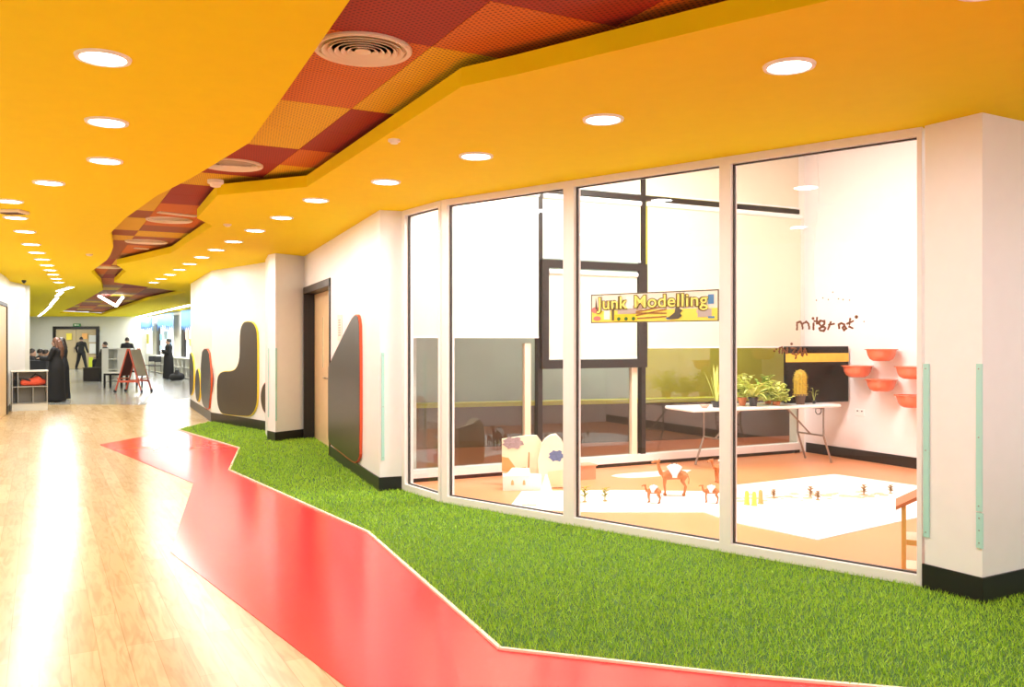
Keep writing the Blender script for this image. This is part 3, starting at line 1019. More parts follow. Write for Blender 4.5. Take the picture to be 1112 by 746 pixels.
a_, c_ = ce(206.5, 330.6), ce(160, 341.3)
strip((a_.x, a_.y), (c_.x, c_.y), .22, 'long strip light above the nearer hall windows', pw=260, group='strip lights along the hall windows')
c2 = interp(a_, c_, 1.03); c3 = interp(a_, c_, 1.36)
strip((c2.x, c2.y), (c3.x, c3.y), .22, 'long strip light reaching the far wall', pw=150, group='strip lights along the hall windows')
for i, (u0, v0, u1, v1, nm) in enumerate(((78, 310.8, 63, 315, 'nearest the camera'), (67, 316, 62, 320.5, 'second'), (62, 322.5, 55.5, 330, 'third'), (55, 331.5, 50, 336.5, 'fourth'), (49.5, 337, 44.5, 341, 'fifth'), (44, 341.3, 42, 342.8, 'farthest'))):
    a_, c_ = ce(u0, v0), ce(u1, v1)
    strip((a_.x, a_.y), (c_.x, c_.y), .09, 'strip light in the left hall line, %s' % nm, pw=90, group='left line of hall strip lights')
# V shaped pendant
r = empty('pendant_light', at_depth(126, 332, 28), 0, 'white V shaped light hanging under the far ceiling panels', 'light')
og = at_depth(126, 332, 28)
P3 = [at_depth(107.5, 321.5, 28.6) - og, Vector((0, 0, 0)), at_depth(133.5, 322.5, 28.2) - og]
for s in (0, 2):
    m = MB(); m.tube([P3[s], P3[1]], .045, 8); m.build('light_tube', LAMPM, r)
    m = MB(); m.tube([P3[s], P3[s] + Vector((0, 0, 3.02 - og.z - P3[s].z))], .006, 6); m.build('suspension_rod', STEEL, r)

# ------------------------------------------------------------------ downlights
dl = empty('downlight', (0, 0, CEIL))
m = MB(); m.lathe([(.098, -.004), (.104, -.012), (.122, -.012), (.126, 0.0), (.098, 0.0)], n=28); m.build('trim_ring', TRIM, dl, True)
m = MB(); m.lathe([(.0001, -.007), (.099, -.007), (.099, -.001), (.0001, -.001)], n=28); m.build('diffuser', LAMPM, dl)
area('lamp', (0, 0, -.014), .19, .19, P_DOWN, shape='DISK', parent=dl)
Lp = [(112, 62), (116, 132), (114, 174), (53, 198), (10, 218), (17, 236), (27, 251), (34, 265), (40, 274), (46, 281.3), (51, 287.7), (54.5, 293), (57.5, 297.8), (61, 302.3), (64, 306.3)]
Rp = [(857, 71), (655, 129), (517, 169), (419, 197), (343, 217), (306, 236), (277, 250), (254, 262), (235, 271), (219, 279), (206, 286.3), (195, 292.5), (184.5, 298), (175, 302.6), (167, 306.6)]
ORD = ['nearest', 'second', 'third', 'fourth', 'fifth', 'sixth', 'seventh', 'eighth', 'ninth', 'tenth', 'eleventh', 'twelfth', 'thirteenth', 'fourteenth', 'fifteenth']
first = True
for row, nm in ((Lp, 'left'), (Rp, 'right')):
    for i, (u, v) in enumerate(row):
        o = dl if first else copy_tree(dl)
        first = False
        o.location = ce(u, v)
        tag(o, 'round white downlight in the yellow ceiling, %s of the %s row' % (ORD[i], nm), 'downlight', 'round downlights in the yellow ceiling')
for x, y, nm in ((1.80, 3.27, 'just above the top right of the view'), (2.6, 2.3, 'added out of view for light, over the turf right of the camera'), (-1.3, 2.4, 'added out of view for light, over the wood floor left of the camera'), (-.6, .6, 'added out of view for light, over the wood floor beside the camera'), (.2, -1.2, 'added out of view for light, behind the camera'), (3.4, 1.0, 'added out of view for light, over the red floor right of the camera'), (4.3, 3.8, 'added out of view for light, over the grass beyond the right column')):
    o = copy_tree(dl); o.location = (x, y, CEIL)  # all but the first extend the rows out of view for added illumination
    tag(o, 'round white downlight ' + nm, 'downlight', 'round downlights in the yellow ceiling')

# ------------------------------------------------------------------ round air diffusers
DIFFD = mat('diffuser_gap', (.12, .07, .04), .6)


def diffuser(u, v, rad, label):
    c = fl(u, v, ZT - .02)
    r = empty('air_diffuser', (c.x, c.y, ZT), 0, label, 'air vent', 'round air diffusers in the coloured panels')
    m = MB()
    m.lathe([(rad * .88, -.004), (rad * .89, -.014), (rad * .97, -.018), (rad, -.010), (rad, 0.0), (rad * .88, 0.0)], n=40); m.build('outer_ring', BEIGE, r, True)
    m = MB(); m.lathe([(.0001, -.003), (rad * .88, -.003), (rad * .88, -.001), (.0001, -.001)], n=32); m.build('throat', DIFFD, r)
    for k_, f in enumerate((.76, .63, .50, .37, .25)):
        m = MB(); m.lathe([(rad * f, -.005), (rad * (f + .075), -.020), (rad * (f + .068), -.022), (rad * (f - .01), -.006)], n=36); m.build('louvre_ring', BEIGE, r, True)
    m = MB(); m.lathe([(rad * .14, -.006), (rad * .17, -.018), (rad * .10, -.022), (.0001, -.022)], n=24); m.build('centre_cap', BEIGE, r, True)


diffuser(394, 57, .25, 'large round beige air diffuser nearest the camera')
diffuser(252, 181, .255, 'round beige air diffuser beside the ceiling smoke detector')
diffuser(184, 240.2, .27, 'round air diffuser in the orange panels beyond the bend')
diffuser(159, 263.5, .30, 'flat round air diffuser farthest along the panels')
diffuser(116, 291, .27, 'small round air diffuser at the narrow neck of the ceiling opening')
for (u0, v0, u1, v1, lab) in ((172, 231.5, 213, 236, 'slim pale bar vent above the middle diffuser'), (146, 270, 161, 271, 'short pale bar vent near the far diffuser')):
    a_, c_ = fl(u0, v0, ZT - .02), fl(u1, v1, ZT - .02); d = (c_ - a_); m = MB()
    m.box((d.length / 2, 0, -.008), (d.length, .10, .016), bev=.004); m.box((d.length / 2, 0, -.018), (d.length * .9, .04, .005))
    tag(m.build('bar_vent', BEIGE, loc=(a_.x, a_.y, ZT), rz=math.atan2(d.y, d.x)), lab, 'air vent')


def puck(u, v, rad, hgt, name, label, cat, mm=TRIM, z=CEIL):
    c = ce(u, v, z - hgt / 2); r = empty(name, (c.x, c.y, z), 0, label, cat)
    m = MB(); m.lathe([(rad, 0), (rad, -hgt * .45), (rad * .8, -hgt * .55)], n=24); m.build('base', mm, r, True)
    m = MB(); m.lathe([(rad * .72, -hgt * .5), (rad * .62, -hgt * .9), (rad * .3, -hgt), (.0001, -hgt)], n=24); m.build('sensor', mm, r, True)


puck(234, 199.5, .065, .06, 'smoke_detector', 'round pale smoke detector at the ceiling step', 'smoke detector', BEIGE)
puck(428, 154, .04, .03, 'smoke_detector', 'small flat detector between panels and right downlights', 'smoke detector')
puck(247, 244.8, .045, .03, 'smoke_detector', 'tiny flat detector beside the fascia point', 'smoke detector', BEIGE)
puck(97, 277, .05, .03, 'smoke_detector', 'tiny detector on the ceiling left of the far opening', 'smoke detector', BEIGE)
puck(26, 306, .045, .07, 'camera_dome', 'small dark dome camera by the left pier', 'camera', DPLAST)
m = MB(); c = ce(13, 228.5); m.box((0, 0, -.015), (.26, .2, .03), bev=.006); sq = m.build('ceiling_speaker', BEIGE, loc=c); tag(sq, 'square beige ceiling vent at the left edge between downlights', 'vent')
m = MB()
for k_ in range(4): m.box((0, -.06 + .04 * k_, -.033), (.2, .012, .008))
m.build('grille', DIFFD, sq)
# access hatch line in the yellow ceiling
a_ = ce(77, 147)

# ------------------------------------------------------------------ corner guards
def guard(u, v0, v1, p0, p1, label, w_=.032):
    a_ = on_line(p0, p1, u, v0, .004); b2 = on_line(p0, p1, u, v1, .004)
    d = (Vector(p1) - Vector(p0)).normalized(); nn = Vector((d.y, -d.x, 0))
    if nn.dot(Vector(p0)) > 0: nn = -nn
    og = Vector((a_.x, a_.y, b2.z)); hgt = a_.z - b2.z
    m = MB(); m.prism([-d * w_ / 2, d * w_ / 2, d * w_ * .38 + nn * .007, -d * w_ * .38 + nn * .007], (0, 0, hgt)); g = m.build('corner_guard', MINT, loc=og)
    tag(g, label, 'corner guard', 'mint corner guards')
    m = MB()
    for zz in (.03, hgt * .5, hgt - .03):
        m.tube([nn * .006 + Vector((0, 0, zz)), nn * .010 + Vector((0, 0, zz))], .004, 8)
    m.build('screw', STEEL, g)


guard(1006, 395, 583, B, A, 'long mint corner guard on the inner edge of the big right column', .045)
guard(1063.5, 395, 555, B, A, 'upper mint guard on the front edge of the big right column', .042)
guard(1064, 557, 595, B, A, 'short lower mint guard piece on the front edge of the big right column', .046)
guard(415.8, 383, 500, S1, E1, 'mint corner guard beside the red edged black board', .034)
guard(299.8, 378, 457, C2, C3, 'mint guard on the front edge of the pilaster by the door', .035)
guard(291.6, 378, 453, C1, C2, 'thin mint guard on the left edge of the pilaster by the door', .035)


# ------------------------------------------------------------------ black wall boards
def board(name, px, p0, p1, rim, label, it=2, extra=None):
    pts = smooth_loop([Vector((u, v)) for u, v in px], it)
    c = sum(pts, Vector((0, 0))) / len(pts)
    og = on_line(p0, p1, c.x, c.y, 0)
    d = (Vector(p1) - Vector(p0)).normalized(); nn = Vector((d.y, -d.x, 0))
    if nn.dot(Vector(p0)) > 0: nn = -nn
    r = empty(name, og, 0, label, 'wall board')
    back = [on_line(p0, p1, u, v, .001) - og for u, v in pts]
    cc = sum(back, Vector((0, 0, 0))) / len(back)
    m = MB(); m.prism(back, nn * .030); m.build('edge', rim, r)
    fr = []
    for i, q in enumerate(back):
        t = (back[(i + 1) % len(back)] - back[i - 1]); t.normalize()
        inn = t.cross(nn)
        if inn.dot(cc - q) < 0 and abs(inn.dot((cc - q).normalized())) > .35: inn = -inn
        fr.append(q + inn.normalized() * .008 + nn * .030)
    # make sure of one consistent inward side
    def arr(s):
        o_ = []
        for i, q in enumerate(back):
            t = (back[(i + 1) % len(back)] - back[i - 1]).normalized(); o_.append(q + t.cross(nn) * s * .010 + nn * .030)
        return o_
    def size(a_): return sum((a_[i] - a_[i - 1]).length for i in range(len(a_)))
    A_, B_ = arr(1), arr(-1)
    fr = A_ if size(A_) < size(B_) else B_
    m = MB(); m.prism(fr, nn * .004); m.build('face', CHALK, r)
    return r


def cp(pts, ox, oy, s):
    return [(ox + a_ / s, oy + c_ / s) for a_, c_ in pts]


board('chalkboard', cp([(200, 158), (208, 152), (215, 160), (220, 200), (220, 600), (216, 625), (205, 636), (190, 628), (128, 580), (118, 568), (116, 550), (116, 330), (118, 316), (190, 170)], 320, 290, 2.985), D1, S1, REDE,
      'tall black wall board with slanting top and red edge beside the door', 1)
board('chalkboard', cp([(375, 100), (400, 92), (430, 98), (448, 130), (455, 180), (455, 500), (448, 560), (420, 608), (380, 608), (285, 600), (255, 590), (236, 540), (234, 450), (238, 390), (262, 362), (320, 362), (345, 340), (358, 290), (358, 150)], 190, 330, 4.975), PB, PC, YEL,
      'black L shaped wall board with yellow edge on the middle wall', 2)
board('chalkboard', cp([(500, 415), (478, 450), (470, 500), (478, 560), (500, 600), (525, 560), (530, 500), (522, 450)], 190, 330, 4.975), PB, PC, REDE,
      'small rounded black board half hidden behind the pilaster', 2)
board('chalkboard', cp([(158, 242), (190, 242), (200, 330), (204, 420), (196, 530), (190, 575), (160, 555), (150, 500), (146, 420), (150, 300)], 190, 330, 4.975), PA, PB, REDE,
      'tall six sided black board with reddish edge near the far corner', 1)
board('chalkboard', cp([(128, 345), (136, 360), (144, 420), (142, 500), (132, 535), (122, 515), (116, 450), (118, 385)], 190, 330, 4.975), PA, PB, YEL,
      'narrow oval black board between the two taller far boards', 2)
board('chalkboard', cp([(90, 258), (105, 290), (110, 370), (106, 470), (92, 500), (86, 480), (85, 380), (85, 280)], 190, 330, 4.975), PA, PB, YEL,
      'black board with yellow edge at the far end of the right wall', 2)
# wall sign by the door
a_, c_ = on_line(D1, S1, 367, 370, .002), on_line(D1, S1, 371.5, 342, .002)
a3 = on_line(D1, S1, 367, 342, .002)
m = MB(); og = a_.copy(); ee = Vector((c_.x - a_.x, c_.y - a_.y, 0)); m.prism([Vector((0, 0, 0)), ee, ee + Vector((0, 0, c_.z - a_.z)), Vector((0, 0, a3.z - a_.z))], -Dn * .006)
ns = tag(m.build('door_sign', mat('pale_card', (.80, .76, .66), .5), loc=og), 'narrow pale upright sign on the wall beside the door', 'sign')
m = MB()
for k_ in range(7):
    z_ = .06 + k_ * (c_.z - a_.z - .1) / 7
    q = ee * .25 + Vector((0, 0, z_)) - Dn * .007
    m.prism([q, q + ee * .5, q + ee * .5 + Vector((0, 0, .02)), q + Vector((0, 0, .02))], -Dn * .002)
m.build('marks', mat('grey_print', (.5, .45, .38), .6), ns)

# ------------------------------------------------------------------ sign on the glass
FR = .06
so = glz(642, 351, FR)
q_tr = glz(781, 314, FR)
dirs = gd
W_ = (Vector((glz(781, 330, FR).x, glz(781, 330, FR).y)) - Vector((so.x, so.y))).length
H_ = glz(642, 320, FR).z - so.z
ang = math.atan2(gd.y, gd.x)
sr = empty('hanging_sign', so, ang, 'long yellow and white sign reading Junk Modelling on the glass', 'sign')
SIGN = [0]


def scol(name, c): return mat('sign_' + name, c, .5)


def srect(mb, x0, z0, x1, z1, y=-.006):
    mb.prism([(x0 * W_, y, z0 * H_), (x1 * W_, y, z0 * H_), (x1 * W_, y, z1 * H_), (x0 * W_, y, z1 * H_)], (0, -.0012, 0))


def sell(mb, cx, cz, rx, rz_, y=-.006, n_=16):
    mb.prism([((cx + rx * math.cos(2 * PI * i / n_)) * W_, y, (cz + rz_ * math.sin(2 * PI * i / n_)) * H_) for i in range(n_)], (0, -.0012, 0))


m = MB(); m.box((W_ / 2, 0, H_ / 2), (W_, .006, H_)); m.build('sign_board', scol('cream', (.90, .86, .76)), sr)
m = MB(); srect(m, .01, .03, .99, .42, -.003); m.build('yellow_band', scol('yellow', (.93, .78, .12)), sr)
m = MB()
for q in ((0, 0, 1, .035), (0, .965, 1, 1), (0, .035, .008, .965), (.992, .035, 1, .965)): srect(m, *q, y=-.004)
m.build('sign_border', scol('dark', (.12, .10, .06)), sr)
m = MB(); sell(m, .045, .45, .037, .11); sell(m, .055, .16, .032, .08); m.build('pink_spinner', scol('red', (.85, .22, .20)), sr)
m = MB(); m.prism([(.040 * W_, -.0075, .50 * H_), (.062 * W_, -.0075, .42 * H_), (.045 * W_, -.0075, .88 * H_)], (0, -.001, 0)); srect(m, .18, .08, .2, .52, -.006); m.build('black_spikes', scol('dark', (.12, .10, .06)), sr)
m = MB(); srect(m, .115, .12, .165, .5); m.build('white_carton', scol('white', (.9, .9, .9)), sr)
m = MB(); srect(m, .30, .48, .36, .88); m.build('white_carton', scol('white', (.9, .9, .9)), sr)
m = MB(); srect(m, .23, .30, .37, .46); srect(m, .355, .30, .385, .56, -.0075); srect(m, .85, .14, .95, .40); m.build('grey_cartons', scol('grey', (.50, .44, .42)), sr)
m = MB(); srect(m, .19, .04, .39, .28, -.0055); m.build('toy_truck', scol('gold', (.90, .66, .03)), sr)
m = MB()
for cx in (.24, .30, .36): sell(m, cx, .13, .014, .065, -.008)
m.build('truck_wheels', scol('green', (.04, .16, .03)), sr)
m = MB()
for (x0, z0, x1, z1) in ((.38, .33, .63, .52), (.38, .30, .62, .27), (.38, .22, .62, .40), (.39, .12, .62, .16)):
    m.prism([(x0 * W_, -.009, z0 * H_), (x1 * W_, -.009, z1 * H_), (x1 * W_, -.009, (z1 + .04) * H_), (x0 * W_, -.009, (z0 + .04) * H_)], (0, -.001, 0))
m.build('brown_sticks', scol('brown', (.35, .16, .05)), sr)
m = MB(); ps = [(.62, .12), (.66, .08), (.71, .10), (.735, .2), (.72, .28), (.74, .36), (.715, .44), (.72, .56), (.69, .50), (.68, .3), (.65, .2)]
m.prism([(a_ * W_, -.0085, c_ * H_) for a_, c_ in ps], (0, -.001, 0)); m.build('dark_feather', scol('feather', (.10, .09, .07)), sr)
m = MB(); srect(m, .925, .55, .965, .85, -.0055); sell(m, .64, .12, .025, .045, -.0075); srect(m, .925, .10, .97, .16, -.0075); m.build('blue_shapes', scol('blue', (.10, .28, .55)), sr)
m = MB(); sell(m, .87, .32, .03, .10, -.0055); m.build('pink_shape', scol('pink', (.85, .55, .42)), sr)
m = MB(); sell(m, .40, .55, .04, .16, -.0052); srect(m, .78, .5, .86, .75, -.0052); m.build('smudge', scol('taupe', (.48, .36, .28)), sr)


def text_mesh(s, size, mm, parent, loc, name, off=0.0, extrude=.0008, sxx=1.0):
    cu = bpy.data.curves.new(name, 'FONT'); cu.body = s; cu.size = size; cu.extrude = extrude; cu.offset = off; cu.space_character = 1.05
    to = bpy.data.objects.new(name + '_tmp', cu); COL.objects.link(to)
    dg = bpy.context.evaluated_depsgraph_get()
    me_ = bpy.data.meshes.new_from_object(to.evaluated_get(dg))
    bpy.data.objects.remove(to)
    me_.materials.clear(); me_.materials.append(mm)
    wd = max(v.co.x for v in me_.vertices)
    o = bpy.data.objects.new(name, me_); COL.objects.link(o); o.parent = parent; o.location = loc; o.rotation_euler = (PI / 2, 0, 0)
    o.scale.x = sxx / wd
    return o


for nm, of, yy, mm in (('lettering_outline', .0078, -.0105, scol('olive', (.15, .11, .01))), ('lettering', .0012, -.0125, scol('letter', (.96, .86, .22)))):
    text_mesh('Junk', H_ * .58, mm, sr, (.065 * W_, yy, .48 * H_), nm, of, sxx=.25 * W_)
    text_mesh('Modelling', H_ * .58, mm, sr, (.362 * W_, yy, .50 * H_), nm, of, sxx=.565 * W_)


# ------------------------------------------------------------------ handwriting on the glass
def writing(strokes, ox, oy, s, r_, label, dots=()):
    og = glz(ox + strokes[0][0][0] / s, oy + strokes[0][0][1] / s, .018)
    m = MB()
    for st in strokes:
        pts = []
        for (a_, c_), (a2, c2_) in zip(st, st[1:]):
            for t in (0, .34, .67):
                pts.append((a_ + (a2 - a_) * t + random.uniform(-2, 2), c_ + (c2_ - c_) * t + random.uniform(-2, 2)))
        pts.append(st[-1])
        P = [glz(ox + a_ / s, oy + c_ / s, .010) - og for a_, c_ in pts]
        m.tube(P, r_, 6)
        for p_ in P: m.ball(p_, r_ * random.uniform(1.05, 1.35), 8)
    for a_, c_, k_ in dots:
        m.ball(glz(ox + a_ / s, oy + c_ / s, .010) - og, r_ * k_, 8)
    return tag(m.build('handwriting', mat('brown_crayon', (.23, .09, .04), .7), loc=og), label, 'writing')


writing([[(45, 395), (48, 335), (78, 325), (92, 350), (96, 388)], [(98, 345), (130, 325), (150, 345), (155, 388)], [(192, 392), (195, 342)],
         [(226, 290), (224, 345)], [(205, 322), (252, 326)], [(292, 320), (255, 318), (240, 340), (262, 368), (292, 348), (292, 320)], [(280, 365), (302, 385), (285, 408), (255, 405), (245, 385), (275, 372)],
         [(325, 392), (350, 330)], [(335, 352), (378, 345)], [(425, 385), (422, 350), (445, 338), (472, 352)], [(470, 362), (455, 380), (470, 403), (490, 385), (470, 362)], [(525, 300), (515, 372), (545, 384)], [(498, 342), (550, 320)]],
        860, 310, 8.289, .0060, 'brown handwriting like migrat on the right glass pane', [(190, 297, 1.7), (580, 283, 2.0)])
writing([[(40, 330), (42, 295), (60, 292)], [(60, 335), (62, 300), (85, 330)], [(92, 300), (92, 332)], [(120, 300), (152, 302), (125, 335), (155, 345), (148, 368)], [(165, 340), (185, 295), (190, 345)], [(195, 350), (212, 302), (225, 345)]],
        840, 330, 6.218, .0058, 'lower brown handwriting crossing the yellow stripe of the black board', [(122, 270, 1.6), (5, 318, 1.2), (20, 305, 1.2)])
for i, (a_, c_) in enumerate(((368, 60), (278, 112), (220, 133), (327, 127), (418, 120), (460, 127), (518, 132), (648, 325))):
    og = glz(860 + a_ / 8.289, 310 + c_ / 8.289, .006); m = MB(); m.ball((0, 0, 0), .0045, 8, (1, 1, 1))
    tag(m.build('crayon_dot', mat('brown_crayon', (.23, .09, .04), .7), loc=og), 'tiny brown dot above the handwriting on the right glass pane, %s' % ['the topmost one', 'second from the left', 'leftmost of the row', 'third from the left', 'third from the right', 'second from the right', 'rightmost of the row'][i] if i < 7 else 'tiny brown dot right of the handwriting on the glass', 'mark', 'tiny brown dots on the glass' if i < 7 else None)

# ------------------------------------------------------------------ classroom contents
ZF = .006
# white sheets on the floor
SHEET = mat('white_sheet', (.93, .90, .86), .7, noise=.04, nscale=3)
sheet_px = [(567, 534), (670, 533), (782, 534.5), (799, 527.5), (906, 515.5), (1003, 529), (1040, 536), (1040, 553), (1003, 561), (888, 587), (797, 568), (765, 557), (650, 557), (552, 553)]
m = MB(); m.prism([fl(u, v, ZF) for u, v in sheet_px], (0, 0, .008))
tag(m.build('paper_sheet', SHEET), 'large white sheet spread across the classroom floor under the toy animals', 'sheet')
m = MB(); m.prism(smooth_loop([fl(u, v, ZF).xy.to_3d() + Vector((0, 0, ZF)) for u, v in [(660, 516.5), (700, 513), (752, 510), (745, 514), (705, 518.5), (675, 519)]], 1), (0, 0, .006))
tag(m.build('paper_sheet', SHEET), 'small white sheet on the floor below the rear window', 'sheet')
# sand ridge with scribbles on the big sheet
m = MB()
for i in range(46):
    t = i / 45; u = 800 + 160 * t + random.uniform(-3, 3); v = 541 + 2 * math.sin(i) - 3 * t + random.uniform(-3, 3)
    c = fl(u, v, .014); m.ball(c + Vector((0, 0, .003)), random.uniform(.012, .035), 8, (1.6, 1, .35))
tag(m.build('sand_scatter', mat('pale_sand', (.62, .46, .30), .9, noise=.2, nscale=60)), 'thin scatter of pale sand on the right of the white sheet', 'sand', kind='stuff')

# folding table
T0 = Vector((2.10, 10.05, 0)); T1 = Vector((4.13, 10.85, 0)); tdv = (T1 - T0); TL = tdv.length; tang = math.atan2(tdv.y, tdv.x)
tbl = empty('folding_table', T0, tang, 'white folding table with grey tube legs holding potted plants', 'table')
m = MB(); m.box((TL / 2, .31, .735), (TL, .62, .04), bev=.015); m.build('table_top', WPLAST, tbl)
for s, x in ((1, .52), (-1, TL - .22)):
    for y in (.07, .55):
        m = MB(); m.tube([(x, y, .71), (x, y, .36), (x - s * .12, y, .03)], .013, 10); m.ball((x - s * .12, y, .028), .016, 8); m.build('leg', STEEL, tbl, True)
    m = MB(); m.tube([(x, .07, .36), (x, .55, .36)], .011, 8); m.tube([(x, .07, .70), (x, .55, .70)], .011, 8); m.build('cross_bar', STEEL, tbl, True)
    m = MB(); m.tube([(x, .31, .36), (x + s * .38, .31, .71)], .011, 8); m.build('brace', STEEL, tbl, True)
TZ = .756


def tpos(u, v=None, y=.3):
    """point on the table seen in column u, y metres behind the front edge"""
    yy = Vector((-math.sin(tang), math.cos(tang), 0)) * y
    a_ = T0 + yy; c_ = T1 + yy
    p = on_line(a_, c_, u, 400); return Vector((p.x, p.y, TZ))


def pot(parent, r_, h_, m_, name='pot'):
    m = MB(); m.lathe([(.0001, .004), (r_ * .68, .0), (r_ * .9, h_ * .8), (r_ * 1.05, h_ * .8), (r_ * 1.05, h_), (r_ * .93, h_), (r_ * .88, h_ * .88)], n=20); m.build(name, m_, parent, True)
    m = MB(); m.lathe([(r_ * .86, h_ * .82), (r_ * .5, h_ * .87), (.0001, h_ * .88)], n=16); m.build('soil', mat('soil', (.06, .035, .02), .9), parent)


def blade(m, base, dirv, L, w_, droop=.5, n_=6):
    """arching strap leaf"""
    d = Vector((dirv[0], dirv[1], 0)).normalized() if abs(dirv[0]) + abs(dirv[1]) > 1e-6 else Vector((1, 0, 0))
    side = Vector((-d.y, d.x, 0)); up0 = dirv[2]
    pts = []
    for i in range(n_ + 1):
        t = i / n_
        ang_ = up0 - droop * t * 1.9
        pts.append((pts[-1][0] + (d * math.cos(ang_) + Vector((0, 0, math.sin(ang_)))) * (L / n_), 0) if pts else (Vector(base), 0))
    vs = []; fs = []
    for i, (p, _) in enumerate(pts):
        t = i / n_; ww = w_ * (math.sin(PI * (t * .85 + .12))) if i < n_ else .0005
        vs += [p - side * ww / 2, p + Vector((0, 0, -.15 * ww)), p + side * ww / 2]
    for i in range(n_):
        o_ = i * 3
        fs += [(o_, o_ + 1, o_ + 4, o_ + 3), (o_ + 1, o_ + 2, o_ + 5, o_ + 4)]
    m.add(vs, fs)


def plant(u, y, kind, pr, ph, pm, H, label, lm=LEAF, n_=40):
    r = empty('potted_plant', tpos(u, y=y), random.uniform(0, 6), label, 'plant', 'potted plants on the folding table')
    pot(r, pr, ph, pm)
    m = MB(); z = ph * .86
    if kind == 'upright':
        for i in range(n_):
            a_ = random.uniform(0, 6.28); q = random.uniform(0, pr * .5)
            blade(m, (q * math.cos(a_), q * math.sin(a_), z), (math.cos(a_), math.sin(a_), random.uniform(1.35, 1.55)), H * random.uniform(.7, 1), .032, random.uniform(-.02, .12))
    elif kind == 'spider':
        for i in range(n_):
            a_ = random.uniform(0, 6.28)
            blade(m, (.01 * math.cos(a_), .01 * math.sin(a_), z), (math.cos(a_), math.sin(a_), random.uniform(.95, 1.45)), H * random.uniform(.8, 1.2), .034, random.uniform(.65, .98), 9)
        m.tube([(0, 0, z), (.0, 0, z + H * .25)], .012, 8)
    else:
        for i in range(n_):
            a_ = random.uniform(0, 6.28); el = random.uniform(.15, 1.5); L = H * random.uniform(.45, 1.0)
            tip = Vector((math.cos(a_) * math.cos(el) * L * .8, math.sin(a_) * math.cos(el) * L * .8, z + math.sin(el) * L))
            m.tube([(0, 0, z), tip * .5 + Vector((0, 0, z * .5 + .01)), tip], .003, 5)
            for k_ in range(5):
                b0 = tip * (1 - .13 * k_) + Vector((0, 0, z * .13 * k_))
                a2 = random.uniform(0, 6.28)
                blade(m, b0, (math.cos(a2), math.sin(a2), random.uniform(0, 1.0)), random.uniform(.05, .085), .045, .35, 3)
    m.build('foliage', lm, r)
    return r


plant(778, .12, 'upright', .062, .075, DPLAST, .46, 'tall upright pale leaved plant in a dark pot, left end of the table', LEAFP, 9)
plant(806, .25, 'bush', .055, .10, TERRA, .34, 'bushy plant in a terracotta pot beside the white mullion', LEAFP, 46)
plant(818, .12, 'spider', .06, .11, DPLAST, .40, 'arching spider plant in a black pot on the table', LEAFP, 26)
plant(834, .40, 'bush', .05, .08, TERRA, .34, 'leafy plant at the back between spider plant and black board', LEAF, 40)
plant(843, .14, 'bush', .055, .05, TERRA, .31, 'round bushy plant with pale green leaves in front of the black board', LEAFP, 60)
# terracotta saucer
r_ = empty('clay_bowl', tpos(765, y=.08), 0, 'small pinkish clay bowl at the left end of the table', 'bowl')
m = MB(); m.lathe([(.0001, 0), (.03, 0), (.058, .04), (.062, .042), (.055, .036), (.028, .008), (.0001, .008)], n=20); m.build('bowl_body', mat('pink_clay', (.75, .42, .32), .6), r_, True)
# black board with yellow stripe
bx0, bx1 = tpos(853, y=.33), tpos(921.5, y=.33)
BWd = (bx1 - bx0).length; BH = on_line(T0, T1, 921, 376, -.33).z - TZ
r_ = empty('display_board', bx0, tang, 'black display board with yellow stripe standing on the folding table', 'display board')
m = MB(); m.box((BWd / 2, .02, BH / 2), (BWd, .035, BH), bev=.003); m.build('board', mat('gloss_black_board', (.008, .007, .006), .25, spec=.25), r_)
m = MB(); m.box((BWd / 2, -.002, BH * .80), (BWd - .004, .006, BH * .155)); m.build('yellow_stripe', mat('orange_yellow_stripe', (.90, .48, .05), .5, noise=.2, nscale=12), r_)
m = MB()
for x in (.08, BWd - .08): m.box((x, .12, .012), (.03, .2, .024)); m.prism([(x - .012, .038, .024), (x - .012, .2, .024), (x - .012, .038, .22)], (.024, 0, 0))
m.build('back_stand', DPLAST, r_)
# golden cactus
r_ = empty('potted_cactus', tpos(869, y=.16), 0, 'tall golden cactus with rounded top in front of the black board', 'cactus')
pot(r_, .072, .13, mat('brown_pot', (.10, .05, .03), .6))
m = MB(); nn_ = 28; prof = []
Hc = .33
vs = []; fs = []; rings = 14
for j in range(rings + 1):
    t = j / rings; z_ = .11 + Hc * t; rr = .078 * (1 if t < .6 else math.sqrt(max(0.0004, 1 - ((t - .6) / .4) ** 2)))
    for i in range(nn_):
        rr2 = rr * (1.0 if i % 2 else .88); a_ = 2 * PI * i / nn_; vs.append((rr2 * math.cos(a_), rr2 * math.sin(a_), z_))
for j in range(rings):
    for i in range(nn_):
        k_ = (i + 1) % nn_; fs.append((j * nn_ + i, j * nn_ + k_, (j + 1) * nn_ + k_, (j + 1) * nn_ + i))
m.add(vs, fs); m.build('cactus_stem', mat('golden_cactus', (.42, .27, .02), .6, noise=.7, nscale=40), r_, True)
m = MB()
for i in range(380):
    j = random.randint(0, rings - 1); t = j / rings; a_ = 2 * PI * (2 * random.randint(0, nn_ // 2) + 1) / nn_; rr = .078 * (1 if t < .6 else math.sqrt(max(0.0004, 1 - ((t - .6) / .4) ** 2)))
    p_ = Vector((rr * math.cos(a_), rr * math.sin(a_), .11 + Hc * t)); o_ = Vector((math.cos(a_ + random.uniform(-.5, .5)), math.sin(a_ + random.uniform(-.5, .5)), random.uniform(-.4, .8))) * .022
    m.tube([p_, p_ + o_], [.0012, .0003], 3)
tag(m.build('spines', mat('golden_spines', (.75, .55, .06), .5), r_), kind='stuff')
r_ = empty('sprig', tpos(884, y=.2), 0, 'small pale sprig of leaves right of the golden cactus', 'plant')
pot(r_, .025, .04, DPLAST)
m = MB()
